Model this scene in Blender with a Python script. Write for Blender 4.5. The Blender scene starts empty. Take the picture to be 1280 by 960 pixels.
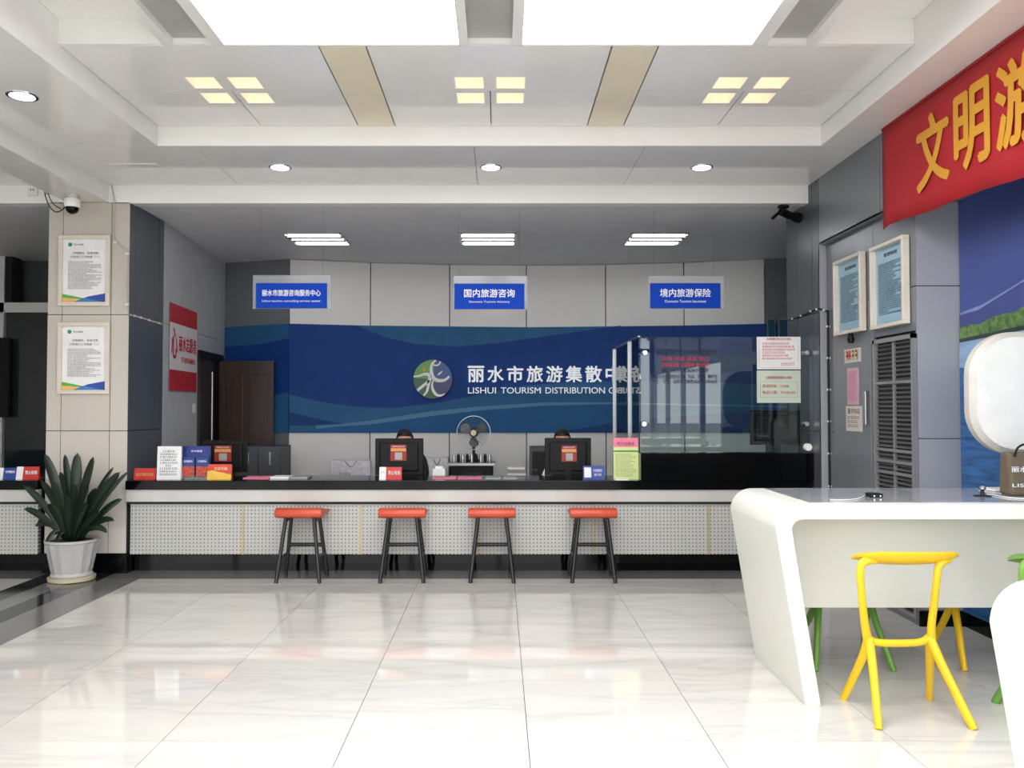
import bpy, bmesh, math, random
from mathutils import Vector, Matrix
random.seed(7)
R = math.radians
S = bpy.context.scene
COL = S.collection
# ------------------------------------------------------------------ camera, world, exposure
F = 1040.0; VX, VY = 624.0, 508.0; H = 1.46
PITCH = math.atan((VY - 480) / F)
cd = bpy.data.cameras.new('camera'); cam = bpy.data.objects.new('camera', cd); COL.objects.link(cam)
cd.sensor_width = 36; cd.lens = 36 * F / 1280; cd.shift_x = (640 - VX) / 1280
cam.location = (0, 0, H); cam.rotation_euler = (R(90) + PITCH, 0, 0); cd.clip_start = .05; cd.clip_end = 200
S.camera = cam
S.view_settings.view_transform = 'Standard'; S.view_settings.look = 'None'
S.view_settings.exposure = 1.07; S.view_settings.gamma = 1; S.view_settings.use_curve_mapping = False
W = bpy.data.worlds.new('overcast_sky'); S.world = W; W.use_nodes = True
wn = W.node_tree.nodes; wl = W.node_tree.links; wn.clear()
wo = wn.new('ShaderNodeOutputWorld'); bg = wn.new('ShaderNodeBackground'); tc = wn.new('ShaderNodeTexCoord')
sx = wn.new('ShaderNodeSeparateXYZ'); rp = wn.new('ShaderNodeValToRGB')
wl.new(tc.outputs['Generated'], sx.inputs[0]); wl.new(sx.outputs['Z'], rp.inputs[0]); wl.new(rp.outputs[0], bg.inputs[0]); wl.new(bg.outputs[0], wo.inputs[0])
rp.color_ramp.elements[0].color = (.97, .97, .97, 1); rp.color_ramp.elements[1].color = (.86, .92, 1, 1)
bg.inputs[1].default_value = 2.3
FACADE_Y = -2.2

def at(px, py, Y):
    "world x, z of the photo pixel seen at depth Y"
    cx = (px - VX) / F; cy = (480 - py) / F
    d = Vector((cx, math.cos(PITCH) - cy * math.sin(PITCH), math.sin(PITCH) + cy * math.cos(PITCH)))
    t = Y / d.y
    return d.x * t, H + d.z * t

# ------------------------------------------------------------------ materials
def lin(c):
    return tuple((v / 12.92 if v <= .04045 else ((v + .055) / 1.055) ** 2.4) for v in (x / 255 for x in c)) + (1,)
MC = {}
def M(name, rgb=(200, 200, 200), rough=.5, metal=0, noise=.06, scale=6, spec=.5, bump=0, emit=0, coat=0, stretch=(1, 1, 1)):
    if name in MC: return MC[name]
    m = bpy.data.materials.new(name); m.use_nodes = True; MC[name] = m
    n = m.node_tree.nodes; l = m.node_tree.links; b = n['Principled BSDF']
    tcn = n.new('ShaderNodeTexCoord'); mp = n.new('ShaderNodeMapping'); nz = n.new('ShaderNodeTexNoise')
    mp.inputs['Scale'].default_value = stretch
    nz.inputs['Scale'].default_value = scale; nz.inputs['Detail'].default_value = 4
    l.new(tcn.outputs['Object'], mp.inputs[0]); l.new(mp.outputs[0], nz.inputs[0])
    cr = n.new('ShaderNodeValToRGB'); c = lin(rgb)
    cr.color_ramp.elements[0].position = .3; cr.color_ramp.elements[1].position = .7
    cr.color_ramp.elements[0].color = tuple(v * (1 - noise) for v in c[:3]) + (1,)
    cr.color_ramp.elements[1].color = tuple(min(1, v * (1 + noise)) for v in c[:3]) + (1,)
    l.new(nz.outputs[0], cr.inputs[0]); l.new(cr.outputs[0], b.inputs['Base Color'])
    b.inputs['Roughness'].default_value = rough; b.inputs['Metallic'].default_value = metal
    b.inputs['Specular IOR Level'].default_value = spec; b.inputs['Coat Weight'].default_value = coat
    b.inputs['Coat Roughness'].default_value = .05
    if bump:
        bp = n.new('ShaderNodeBump'); bp.inputs['Strength'].default_value = bump; bp.inputs['Distance'].default_value = .01
        l.new(nz.outputs[0], bp.inputs['Height']); l.new(bp.outputs[0], b.inputs['Normal'])
    if emit:
        l.new(cr.outputs[0], b.inputs['Emission Color']); b.inputs['Emission Strength'].default_value = emit
    return m

def glass(name, tint=(.9, .97, .95), refl=1.0):
    m = bpy.data.materials.new(name); m.use_nodes = True; n = m.node_tree.nodes; l = m.node_tree.links; n.clear()
    o = n.new('ShaderNodeOutputMaterial'); mx = n.new('ShaderNodeMixShader'); fr = n.new('ShaderNodeFresnel'); fr.inputs[0].default_value = 1.5
    tr = n.new('ShaderNodeBsdfTransparent'); gl = n.new('ShaderNodeBsdfGlossy'); gl.inputs['Roughness'].default_value = .01
    mu = n.new('ShaderNodeMath'); mu.operation = 'MULTIPLY'; mu.inputs[1].default_value = refl
    tr.inputs[0].default_value = tint + (1,)
    l.new(fr.outputs[0], mu.inputs[0]); l.new(mu.outputs[0], mx.inputs[0]); l.new(tr.outputs[0], mx.inputs[1]); l.new(gl.outputs[0], mx.inputs[2]); l.new(mx.outputs[0], o.inputs[0])
    MC[name] = m; return m

def marble_floor():
    m = M('floor_marble', (206, 204, 200), rough=.03, noise=.03, scale=1.5, spec=.75)
    n = m.node_tree.nodes; l = m.node_tree.links; b = n['Principled BSDF']
    g = n.new('ShaderNodeNewGeometry'); oi = n.new('ShaderNodeObjectInfo'); va = n.new('ShaderNodeVectorMath'); va.operation = 'MULTIPLY_ADD'
    vm = n.new('ShaderNodeMapping'); vm.inputs['Scale'].default_value = (.55, 2.6, 1); vm.inputs['Rotation'].default_value = (0, 0, R(12))
    l.new(g.outputs['Position'], vm.inputs[0]); va.inputs[1].default_value = (1, 1, 1)
    cb = n.new('ShaderNodeCombineXYZ'); mm = n.new('ShaderNodeMath'); mm.operation = 'MULTIPLY'; mm.inputs[1].default_value = 9
    l.new(oi.outputs['Random'], mm.inputs[0]); l.new(mm.outputs[0], cb.inputs[0]); l.new(mm.outputs[0], cb.inputs[2])
    l.new(vm.outputs[0], va.inputs[0]); l.new(cb.outputs[0], va.inputs[2])
    z = n.new('ShaderNodeTexNoise'); z.inputs['Scale'].default_value = 1.3; z.inputs['Detail'].default_value = 8; z.inputs['Distortion'].default_value = .6
    l.new(va.outputs[0], z.inputs[0])
    s = n.new('ShaderNodeMath'); s.operation = 'SUBTRACT'; s.inputs[1].default_value = .5; a = n.new('ShaderNodeMath'); a.operation = 'ABSOLUTE'
    l.new(z.outputs[0], s.inputs[0]); l.new(s.outputs[0], a.inputs[0])
    cr = n.new('ShaderNodeValToRGB'); l.new(a.outputs[0], cr.inputs[0])
    e = cr.color_ramp.elements; e[0].position = 0; e[0].color = lin((194, 191, 185)); e[1].position = .03; e[1].color = lin((202, 199, 191))
    e2 = cr.color_ramp.elements.new(.16); e2.color = lin((209, 206, 198))
    l.new(cr.outputs[0], b.inputs['Base Color'])
    return m

def dots_mat(name, base, dot, pitch=.0316, r=.0055):
    m = M(name, base, rough=.45, noise=.02)
    n = m.node_tree.nodes; l = m.node_tree.links; b = n['Principled BSDF']
    g = n.new('ShaderNodeNewGeometry'); sp = n.new('ShaderNodeSeparateXYZ'); l.new(g.outputs['Position'], sp.inputs[0])
    sq = []
    for k in ('X', 'Z'):
        a = n.new('ShaderNodeMath'); a.operation = 'DIVIDE'; a.inputs[1].default_value = pitch; l.new(sp.outputs[k], a.inputs[0])
        f = n.new('ShaderNodeMath'); f.operation = 'FLOORED_MODULO'; f.inputs[1].default_value = 1; l.new(a.outputs[0], f.inputs[0])
        s = n.new('ShaderNodeMath'); s.operation = 'SUBTRACT'; s.inputs[1].default_value = .5; l.new(f.outputs[0], s.inputs[0])
        q = n.new('ShaderNodeMath'); q.operation = 'MULTIPLY'; l.new(s.outputs[0], q.inputs[0]); l.new(s.outputs[0], q.inputs[1]); sq.append(q)
    ad = n.new('ShaderNodeMath'); l.new(sq[0].outputs[0], ad.inputs[0]); l.new(sq[1].outputs[0], ad.inputs[1])
    lt = n.new('ShaderNodeMath'); lt.operation = 'LESS_THAN'; lt.inputs[1].default_value = (r / pitch) ** 2; l.new(ad.outputs[0], lt.inputs[0])
    mx = n.new('ShaderNodeMix'); mx.data_type = 'RGBA'; mx.inputs[6].default_value = lin(base); mx.inputs[7].default_value = lin(dot)
    l.new(lt.outputs[0], mx.inputs[0]); l.new(mx.outputs[2], b.inputs['Base Color'])
    return m

white = M('white_ceiling_panel', (238, 237, 233), rough=.09, noise=.015, spec=.5)
white_matt = M('white_fascia', (242, 241, 237), rough=.4, noise=.01)
back_ceil = M('back_ceiling_paint', (226, 226, 228), rough=.5, noise=.03)
beige = M('beige_ceiling_panel', (232, 222, 196), rough=.35, noise=.02)
grey_rec = M('grey_recess_panel', (172, 170, 166), rough=.35, noise=.04)
darkgap = M('dark_joint', (30, 30, 32), rough=.9)
grey_panel = M('grey_aluminium_panel', (122, 126, 131), rough=.33, metal=.25, noise=.04, scale=2)
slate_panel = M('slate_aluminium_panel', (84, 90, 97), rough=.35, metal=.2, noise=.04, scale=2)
silver_panel = M('silver_aluminium_panel', (158, 160, 166), rough=.4, metal=.1, noise=.03, scale=2)
white_panel = M('white_aluminium_panel', (212, 211, 207), rough=.4, noise=.03, scale=2)
warm_panel = M('warm_white_column_panel', (192, 185, 175), rough=.35, noise=.03, scale=2)
black_stone = M('black_granite', (7, 8, 10), spec=.16, rough=.12, noise=.5, scale=60)
black_gloss = M('black_glass_plinth', (6, 8, 9), spec=.22, rough=.05, noise=.1)
black_pl = M('black_plastic', (9, 9, 11), rough=.5, spec=.25)
dark_pl = M('dark_grey_plastic', (30, 31, 34), rough=.5, spec=.3)
chrome = M('chrome', (200, 200, 205), rough=.15, metal=1)
alu = M('brushed_aluminium', (170, 172, 174), rough=.3, metal=.9, stretch=(1, 1, 8))
paper = M('white_paper', (232, 232, 230), rough=.7)
ink = M('grey_ink', (110, 112, 118), rough=.8)
ink_dark = M('dark_ink', (40, 42, 50), rough=.8)
ink_red = M('red_ink', (196, 60, 52), rough=.8)
white_ink = M('white_ink', (240, 242, 245), rough=.6)
cream_frame = M('cream_picture_frame', (214, 205, 190), rough=.4)
yellow_pl = M('yellow_moulded_plastic', (226, 184, 22), rough=.38, noise=.03)
green_pl = M('green_moulded_plastic', (104, 152, 62), rough=.4, noise=.03)
table_white = M('white_solid_surface', (216, 215, 205), rough=.28, noise=.01)
GL = glass('clear_glass', (.86, .94, .93), 1.15)
ACR = glass('clear_acrylic', (.93, .95, .96), .6)
def haze_acrylic(m):
    n = m.node_tree.nodes; l = m.node_tree.links; o = n['Material Output']; old = o.inputs[0].links[0].from_socket
    d = n.new('ShaderNodeBsdfDiffuse'); d.inputs[0].default_value = (.85, .86, .9, 1); tl = n.new('ShaderNodeBsdfTranslucent'); ad = n.new('ShaderNodeMixShader'); mx = n.new('ShaderNodeMixShader'); mx.inputs[0].default_value = .35
    l.new(d.outputs[0], ad.inputs[1]); l.new(tl.outputs[0], ad.inputs[2]); l.new(old, mx.inputs[1]); l.new(ad.outputs[0], mx.inputs[2]); l.new(mx.outputs[0], o.inputs[0])
haze_acrylic(ACR)

# ------------------------------------------------------------------ mesh builder
class MB:
    def __init__(s): s.v = []; s.f = []; s.m = []; s.sm = []
    def add(s, vs, fs, mi=0, smooth=False):
        o = len(s.v); s.v += [tuple(v) for v in vs]
        for f in fs: s.f.append(tuple(i + o for i in f)); s.m.append(mi); s.sm.append(smooth)
        return s
    def box(s, x0, x1, y0, y1, z0, z1, mi=0):
        return s.add([(x, y, z) for x in (x0, x1) for y in (y0, y1) for z in (z0, z1)],
                     [(0, 1, 3, 2), (4, 6, 7, 5), (0, 4, 5, 1), (2, 3, 7, 6), (0, 2, 6, 4), (1, 5, 7, 3)], mi)
    def seg(s, p0, p1, z0, z1, th, mi=0):
        "upright slab: face on the line p0-p1, thickness to the left of p0->p1"
        d = Vector((p1[0] - p0[0], p1[1] - p0[1])).normalized(); n = Vector((-d.y, d.x)) * th
        a = [Vector(p0), Vector(p1), Vector(p1) + n, Vector(p0) + n]
        return s.prism([(q.x, q.y) for q in a], z0, z1, mi)
    def prism(s, pts, z0, z1, mi=0, axis='z', smooth=False):
        n = len(pts)
        def P(p, h): return {'z': (p[0], p[1], h), 'y': (p[0], h, p[1]), 'x': (h, p[0], p[1])}[axis]
        vs = [P(p, z0) for p in pts] + [P(p, z1) for p in pts]
        fs = [tuple(range(n))[::-1], tuple(range(n, 2 * n))]
        s.add(vs, fs, mi)
        o = len(s.v) - 2 * n
        for i in range(n):
            j = (i + 1) % n; s.f.append((o + i, o + j, o + n + j, o + n + i)); s.m.append(mi); s.sm.append(smooth)
        return s
    def tube(s, path, r, n=10, mi=0, r2=None, caps=True):
        "r, r2 numbers or lists: cross-section half sizes; smooth swept tube"
        P = [Vector(p) for p in path]; k = len(P)
        rr = r if isinstance(r, (list, tuple)) else [r] * k
        r2 = rr if r2 is None else (r2 if isinstance(r2, (list, tuple)) else [r2] * k)
        vs = []; up = Vector((0, 0, 1)); last = None
        for i, p in enumerate(P):
            t = (P[min(i + 1, k - 1)] - P[max(i - 1, 0)]).normalized()
            if last is None:
                a = t.cross(up if abs(t.z) < .9 else Vector((0, 1, 0))).normalized()
            else: a = (last - t * last.dot(t)).normalized()
            last = a; b = t.cross(a)
            for j in range(n):
                q = 2 * math.pi * j / n; vs.append(p + a * math.cos(q) * rr[i] + b * math.sin(q) * r2[i])
        fs = [(i * n + j, i * n + (j + 1) % n, (i + 1) * n + (j + 1) % n, (i + 1) * n + j) for i in range(k - 1) for j in range(n)]
        s.add(vs, fs, mi, True)
        if caps:
            o = len(s.v) - k * n
            s.f += [tuple(o + j for j in range(n))[::-1], tuple(o + (k - 1) * n + j for j in range(n))]; s.m += [mi, mi]; s.sm += [False, False]
        return s
    def lathe(s, prof, n=24, mi=0, c=(0, 0, 0), ax='z', flute=0):
        vs = []; k = len(prof)
        for r, h in prof:
            for j in range(n):
                q = 2 * math.pi * j / n; ro = r * (1 + flute * (j % 2))
                a, b = ro * math.cos(q), ro * math.sin(q)
                vs.append({'z': (c[0] + a, c[1] + b, c[2] + h), 'y': (c[0] + a, c[1] + h, c[2] + b), 'x': (c[0] + h, c[1] + a, c[2] + b)}[ax])
        fs = [(i * n + j, i * n + (j + 1) % n, (i + 1) * n + (j + 1) % n, (i + 1) * n + j) for i in range(k - 1) for j in range(n)]
        s.add(vs, fs, mi, not flute)
        o = len(s.v) - k * n
        s.f += [tuple(o + j for j in range(n))[::-1], tuple(o + (k - 1) * n + j for j in range(n))]; s.m += [mi, mi]; s.sm += [False, False]
        return s
    def quad(s, x0, x1, z0, z1, y, mi=0): return s.add([(x0, y, z0), (x1, y, z0), (x1, y, z1), (x0, y, z1)], [(0, 1, 2, 3)], mi)
    def mesh(s, name, mats):
        me = bpy.data.meshes.new(name); me.from_pydata(s.v, [], s.f)
        for m in (mats if isinstance(mats, (list, tuple)) else [mats]): me.materials.append(m)
        me.polygons.foreach_set('material_index', s.m); me.polygons.foreach_set('use_smooth', s.sm)
        bm = bmesh.new(); bm.from_mesh(me); bmesh.ops.recalc_face_normals(bm, faces=bm.faces); bm.to_mesh(me); bm.free()
        if any(s.sm): me.set_sharp_from_angle(angle=R(50))
        me.update(); return me
    def build(s, name, mats, parent=None, loc=None, rotz=0, bevel=0):
        o = bpy.data.objects.new(name, s.mesh(name, mats)); COL.objects.link(o)
        if parent: o.parent = parent
        if loc: o.location = loc
        if rotz: o.rotation_euler = (0, 0, rotz)
        if bevel:
            b = o.modifiers.new('bevel', 'BEVEL'); b.width = bevel; b.segments = 2; b.limit_method = 'ANGLE'
        return o

def tag(o, label, cat, group=None):
    o['label'] = label; o['category'] = cat
    if group: o['group'] = group
    return o
def thing(name, label, cat, loc=(0, 0, 0), rotz=0, group=None):
    o = bpy.data.objects.new(name, None); COL.objects.link(o); o.empty_display_size = .1
    o.location = loc; o.rotation_euler = (0, 0, rotz); return tag(o, label, cat, group)
def struct(o): o['kind'] = 'structure'; return o
def sroot(name):
    o = bpy.data.objects.new(name, None); COL.objects.link(o); return struct(o)
def dup(root, loc, rotz=None, label=None, name=None):
    r = root.copy(); COL.objects.link(r); r.location = loc
    if rotz is not None: r.rotation_euler = (0, 0, rotz)
    if label: r['label'] = label
    for c in list(root.children):
        d = c.copy(); COL.objects.link(d); d.parent = r
        for g in c.children:
            e = g.copy(); COL.objects.link(e); e.parent = d
    return r
def B(x0, x1, y0, y1, z0, z1): return MB().box(x0, x1, y0, y1, z0, z1)

def text(body, w, h, cx, cz, y, mat, parent=None, name='lettering', depth=.002, bold=0, loc=None, rotz=0, xy=False):
    "lettering facing -Y, fitted to w x h about (cx, cz); y is its front"
    c = bpy.data.curves.new(name, 'FONT'); c.body = body; c.resolution_u = 3; c.extrude = .01
    to = bpy.data.objects.new(name, c); me = bpy.data.meshes.new_from_object(to)
    bpy.data.objects.remove(to); bpy.data.curves.remove(c)
    xs = [v.co.x for v in me.vertices]; ys = [v.co.y for v in me.vertices]
    x0, x1, y0, y1 = min(xs), max(xs), min(ys), max(ys)
    if h is None: h = (y1 - y0) * w / (x1 - x0)
    if w is None: w = (x1 - x0) * h / (y1 - y0)
    for v in me.vertices:
        a = (v.co.x - x0) / (x1 - x0) - .5; b = (v.co.y - y0) / (y1 - y0) - .5; e = (v.co.z + .01) / .02
        v.co = (cx + a * w, y + depth * (1 - e), cz + b * h)
    if bold:   # heavier strokes: the glyph repeated with small shifts
        bm = bmesh.new(); bb_ = bold * h; base = me.copy()
        for k, (dx_, dz_) in enumerate(((0, 0), (bb_, 0), (-bb_, 0), (0, bb_), (0, -bb_))):
            n0 = len(bm.verts); bm.from_mesh(base); bm.verts.ensure_lookup_table()
            for v in bm.verts[n0:]: v.co.x += dx_; v.co.z += dz_; v.co.y -= k * .00004
        bm.to_mesh(me); bm.free(); bpy.data.meshes.remove(base)
    me.materials.clear(); me.materials.append(mat); me.name = name
    o = bpy.data.objects.new(name, me); COL.objects.link(o)
    if parent: o.parent = parent
    if loc: o.location = loc
    if rotz: o.rotation_euler = (0, 0, rotz)
    return o

def print_lines(mb, x0, x1, z0, z1, rows, y, mi=0, fill=.62, seed=1, ragged=.3, center=False):
    "rows of small flat printed strokes, like text too small to read"
    rn = random.Random(seed); p = (z1 - z0) / rows; ch = p * .62
    for i in range(rows):
        zt = z1 - i * p; e = x1 - (x1 - x0) * (rn.random() * ragged if rn.random() < .5 else 0)
        s0 = x0
        if center: d = (x1 - e) / 2; s0 = x0 + d; e = x1 - d
        x = s0
        while x < e - ch:
            w = ch * rn.uniform(.6, .95)
            mb.quad(x, x + w, zt - ch, zt - ch * .62, y, mi); mb.quad(x + w * .1, x + w * .9, zt - ch * .35, zt, y, mi)
            x += ch * rn.uniform(1.0, 1.25)
    return mb

# ================================================================== SETTING
# ---- floor
marble = marble_floor()
border = M('grey_granite_border', (112, 110, 108), rough=.12, noise=.12, scale=90)
band_grey = M('grey_granite_band', (120, 118, 116), rough=.12, noise=.15, scale=80)
band_black = M('black_granite_band', (36, 37, 42), rough=.12, noise=.4, scale=80)
fl = struct(B(-7.3, 3.7, FACADE_Y - .1, 11.4, -.2, -.012).build('floor', darkgap))
XJ = [.126 + .8 * k for k in range(-4, 4)]; XJ[0] = -3.05; XJ.append(3.1)
YJ = [FACADE_Y] + [4.47 + .8 * k for k in range(-8, 4)] + [7.09]
YJ = [y for y in YJ if y <= 7.09]
tile_cache = {}
def tile(x0, x1, y0, y1, mat, par, name='tile', g=.0016):
    w, d = round(x1 - x0, 3), round(y1 - y0, 3); key = (w, d, mat.name)
    if key not in tile_cache:
        tile_cache[key] = B(-w / 2 + g, w / 2 - g, -d / 2 + g, d / 2 - g, -.012, 0).mesh(name, mat)
    o = bpy.data.objects.new(name, tile_cache[key]); COL.objects.link(o); o.parent = par; o.location = ((x0 + x1) / 2, (y0 + y1) / 2, 0)
for i in range(len(XJ) - 1):
    for j in range(len(YJ) - 1): tile(XJ[i], XJ[i + 1], YJ[j], YJ[j + 1], marble, fl)
bx = [-7.2, -6.35, -5.55, -4.75, -3.95]
for i in range(4):
    for j in range(len(YJ) - 1): tile(bx[i], bx[i + 1], YJ[j], YJ[j + 1], marble, fl)
    tile(bx[i], bx[i + 1], 7.09, 7.5, border, fl, 'border_stone')
for x0, x1, mt in ((-3.95, -3.75, band_black), (-3.75, -3.56, band_grey), (-3.56, -3.36, band_black), (-3.36, -3.05, band_grey)):
    for j in range(len(YJ) - 1): tile(x0, x1, YJ[j], YJ[j + 1], mt, fl, 'band_stone', .0004)
    tile(x0, x1, 7.09, 7.5, mt if x1 < -3.06 else border, fl, 'border_stone', .0004)
for i in range(len(XJ) - 1): tile(XJ[i], XJ[i + 1], 7.09, 7.5, border, fl, 'border_stone', .0004)
tile(-7.2, 3.6, 7.5, 11.0, M('pale_back_floor', (190, 186, 178), rough=.3), fl, 'back_floor')
struct(MB().box(-40, 40, -60, FACADE_Y - .1, -.25, -.05).build('ground', M('pavement', (150, 148, 142), rough=.8)))

# ---- ceiling
ce = struct(B(-7.3, 3.7, FACADE_Y - .3, 11.4, 3.95, 4.1).build('ceiling', darkgap))
def pwh(name, x0, x1, y0, y1, z0, z1, holes, mat, par, g=.002):
    "horizontal panel with rectangular holes"
    X = sorted({x0 + g, x1 - g} | {v for h in holes for v in (h[0], h[1]) if x0 < v < x1})
    Y = sorted({y0 + g, y1 - g} | {v for h in holes for v in (h[2], h[3]) if y0 < v < y1})
    m = MB()
    for a, b in zip(X, X[1:]):
        for c, d in zip(Y, Y[1:]):
            mx, my = (a + b) / 2, (c + d) / 2
            if any(h[0] < mx < h[1] and h[2] < my < h[3] for h in holes): continue
            m.box(a, b, c, d, z0, z1)
    return m.build(name, mat, par)
ZS, ZT, ZU, ZB = 3.42, 3.57, 3.72, 3.27     # soffit, tray, upper coffer, back ceiling
SY = 6.21; LX, RX = -2.57, 2.42; TY = 4.82; BY = 7.33
for a, b in zip([-3.46, -2.3, -.19, 1.1], [-2.3, -.19, 1.1, 2.80]):
    pwh('soffit_panel', a, b, SY, BY, ZS, ZS + .05, [], white, ce)
ys = [FACADE_Y, -.3, 2.0, 4.1, SY]
for a, b in zip(ys, ys[1:]):
    pwh('soffit_panel', -3.46, LX, a, b, ZS, ZS + .05, [], white, ce)
    pwh('soffit_panel', RX, 2.80, a, b, ZS, ZS + .05, [], white, ce)
    pwh('soffit_panel', -7.2, -5.4, a, b, ZS, ZS + .05, [], white, ce); pwh('soffit_panel', -5.4, -3.83, a, b, ZS, ZS + .05, [], white, ce)
pwh('soffit_panel', -7.2, -3.83, SY, BY, ZS, ZS + .05, [], white, ce)
# tray sides
m = MB(); m.box(LX - .02, RX + .02, SY + .001, SY + .03, ZS + .004, ZT + .02); m.build('tray_fascia', white_matt, ce)
m = MB(); m.box(LX - .03, LX - .001, FACADE_Y, SY, ZS + .004, ZU + .02); m.build('tray_fascia', white, ce)
m = MB(); m.box(RX + .001, RX + .03, FACADE_Y, SY, ZS + .004, ZU + .02); m.build('tray_fascia', white, ce)
GX = [-1.79, -.06, 1.64]; GY = 5.51
holes = [(gx + a - .095, gx + a + .095, GY + b - .095, GY + b + .095) for gx in GX for a in (-.135, .135) for b in (-.135, .135)]
xc = [LX, -1.06, -.78, .66, .935, RX]
for k, (a, b) in enumerate(zip(xc, xc[1:])):
    if k in (1, 3): pwh('beige_panel', a, b, TY, SY, ZT - .002, ZT + .05, [], beige, ce, .006)
    else:
        pwh('tray_panel', a, b, TY, GY, ZT, ZT + .05, holes, white, ce, .0035)
        gx = GX[k // 2]
        pwh('tray_panel', a, gx, GY, SY, ZT, ZT + .05, holes, white, ce, .0035); pwh('tray_panel', gx, b, GY, SY, ZT, ZT + .05, holes, white, ce, .0035)
for a, b in ((LX, -1.967), (1.852, RX)): B(a, b, TY - .03, TY + .001, ZT + .001, ZU + .02).build('coffer_fascia', white_matt, ce)
B(LX, RX, TY + .002, TY + .03, ZT + .06, ZU + .2).build('coffer_fascia', white_matt, ce)
pwh('upper_panel', LX, -1.95, FACADE_Y, TY, ZU, ZU + .05, [], white, ce); pwh('upper_panel', 1.84, RX, FACADE_Y, TY, ZU, ZU + .05, [], white, ce)
# beams
m = MB().box(-7.2, -3.83, BY, BY + .12, ZB - .01, ZS + .05); m.build('cross_beam', white_matt, ce)
m = MB().box(-3.46, 2.76, BY, BY + .12, ZB - .01, ZS + .05); m.build('cross_beam', white_matt, ce)
ysb = [FACADE_Y, 0, 3.1, 6.15, BY + .1]
for a, b in zip(ysb, ysb[1:]):
    B(-3.83, -3.46, a + .002, b - .002, ZB, ZS + .05).build('long_beam', white, ce)
B(-7.2, 3.6, BY + .12, 11.2, ZB, ZB + .1).build('back_ceiling_panel', back_ceil, ce)
B(-3.18, -2.77, 6.66, 6.70, ZS - .003, ZS).build('slot', white_matt, ce)  # thin white strip standing just proud of the soffit

# ---- walls
wr = struct(MB().box(2.76, 3.7, 7.11, 7.9, 0, 3.6).box(2.82, 3.7, 5.58, 7.11, 0, 3.6).box(2.76, 3.7, FACADE_Y, 7.11, 2.86, 3.6).box(3.12, 3.7, 3.1, 5.58, 0, 3.0).build('wall_right', darkgap))
def wpan(par, p0, p1, zs, mat, name='panel', th=.02, g=.003, base=0.0):
    d = (Vector(p1) - Vector(p0)).normalized() * g
    for a, b in zip(zs, zs[1:]):
        MB().seg((p0[0] + d.x, p0[1] + d.y), (p1[0] - d.x, p1[1] - d.y), a + g, b - g, th).build(name, mat, par)
Z1, Z2 = 1.245, 2.27
# left of p0->p1 is the wall's body: walls on the right run from far to near
for a, b in ((7.9, 7.62), (7.62, 7.25), (7.25, 7.09)): wpan(wr, (2.74, b), (2.74, a), [.0, Z1, Z2, 3.42][:4], slate_panel, th=-.02)
wpan(wr, (2.74, 5.95), (2.74, 7.09), [2.84, 3.42], grey_panel, th=-.02)
wpan(wr, (2.74, 4.0), (2.74, 5.95), [2.84, 3.42], grey_panel, th=-.02); wpan(wr, (2.74, 1.5), (2.74, 4.0), [2.84, 3.42], grey_panel, th=-.02)
wpan(wr, (2.74, FACADE_Y), (2.74, 1.5), [2.84, 3.42], grey_panel, th=-.02)
B(2.74, 3.1, FACADE_Y, 7.08, 2.84, 2.86).build('lintel_underside', grey_panel, wr)
wpan(wr, (2.74, 7.09), (2.80, 7.09), [0, 2.84], silver_panel, 'jamb', th=.02, g=0)
wpan(wr, (2.80, 6.2), (2.80, 7.09), [0, Z1, Z2, 2.84], grey_panel, th=-.02)
wpan(wr, (2.80, 5.57), (2.80, 6.2), [0, .05], grey_panel, th=-.02)
wpan(wr, (2.80, 5.57), (2.80, 6.2), [1.97, Z2, 2.84], grey_panel, th=-.02)
wpan(wr, (2.80, 5.57), (3.1, 5.57), [.1, Z1, Z2, 2.84], silver_panel, th=.02)
wpan(wr, (3.1, 5.57), (3.1, 3.1), [.1, 1.0], silver_panel, th=.02)
B(2.79, 3.12, 5.555, 5.57, 0, .1).build('skirting', black_gloss, wr); B(3.09, 3.12, 3.1, 5.57, 0, .1).build('skirting', black_gloss, wr)

# ---- column
co = thing('column', 'square white panelled column behind the potted plant, with two framed notices on it', 'column', (0, 0, 0))
B(-3.97, -3.29, 7.35, 8.06, 0, 3.27).build('core', darkgap, co)
for a, b in ((-3.99, -3.86), (-3.86, -3.43), (-3.43, -3.27)): wpan(co, (a, 7.33), (b, 7.33), [.17, Z1, Z2, ZB + (.0)], warm_panel)
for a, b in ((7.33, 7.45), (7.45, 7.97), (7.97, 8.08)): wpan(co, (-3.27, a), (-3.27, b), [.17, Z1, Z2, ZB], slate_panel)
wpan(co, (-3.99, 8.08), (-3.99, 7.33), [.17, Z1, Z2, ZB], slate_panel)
B(-4.0, -3.26, 7.315, 8.08, 0, .175).build('plinth', black_stone, co)

# ---- left side wall with door
wlft = struct(MB().seg((-3.29, 8.06), (-3.49, 10.6), 0, ZB, .3).build('wall_left', darkgap))
def lw(t, off=0.0):
    a, b = Vector((-3.27, 8.08)), Vector((-3.47, 10.62)); d = (b - a).normalized(); n = Vector((d.y, -d.x)); p = a.lerp(b, t) + n * off
    return (p.x, p.y)
def lt(y): return (y - 8.08) / 2.54
DY0, DY1, DZ = 9.27, 10.3, 2.09
side_panel = M('pale_side_panel', (186, 188, 190), rough=.45)
for a, b in ((8.08, 9.16), (9.16, 9.27)): wpan(wlft, lw(lt(a)), lw(lt(b)), [0, Z2, ZB], side_panel)
wpan(wlft, lw(lt(9.27)), lw(lt(10.3)), [DZ, Z2, ZB], side_panel); wpan(wlft, lw(lt(10.3)), lw(1), [0, Z2, ZB], side_panel)
brown = M('dark_brown_wood', (52, 30, 22), rough=.35, noise=.25, scale=4, stretch=(6, 6, .6))
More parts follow.
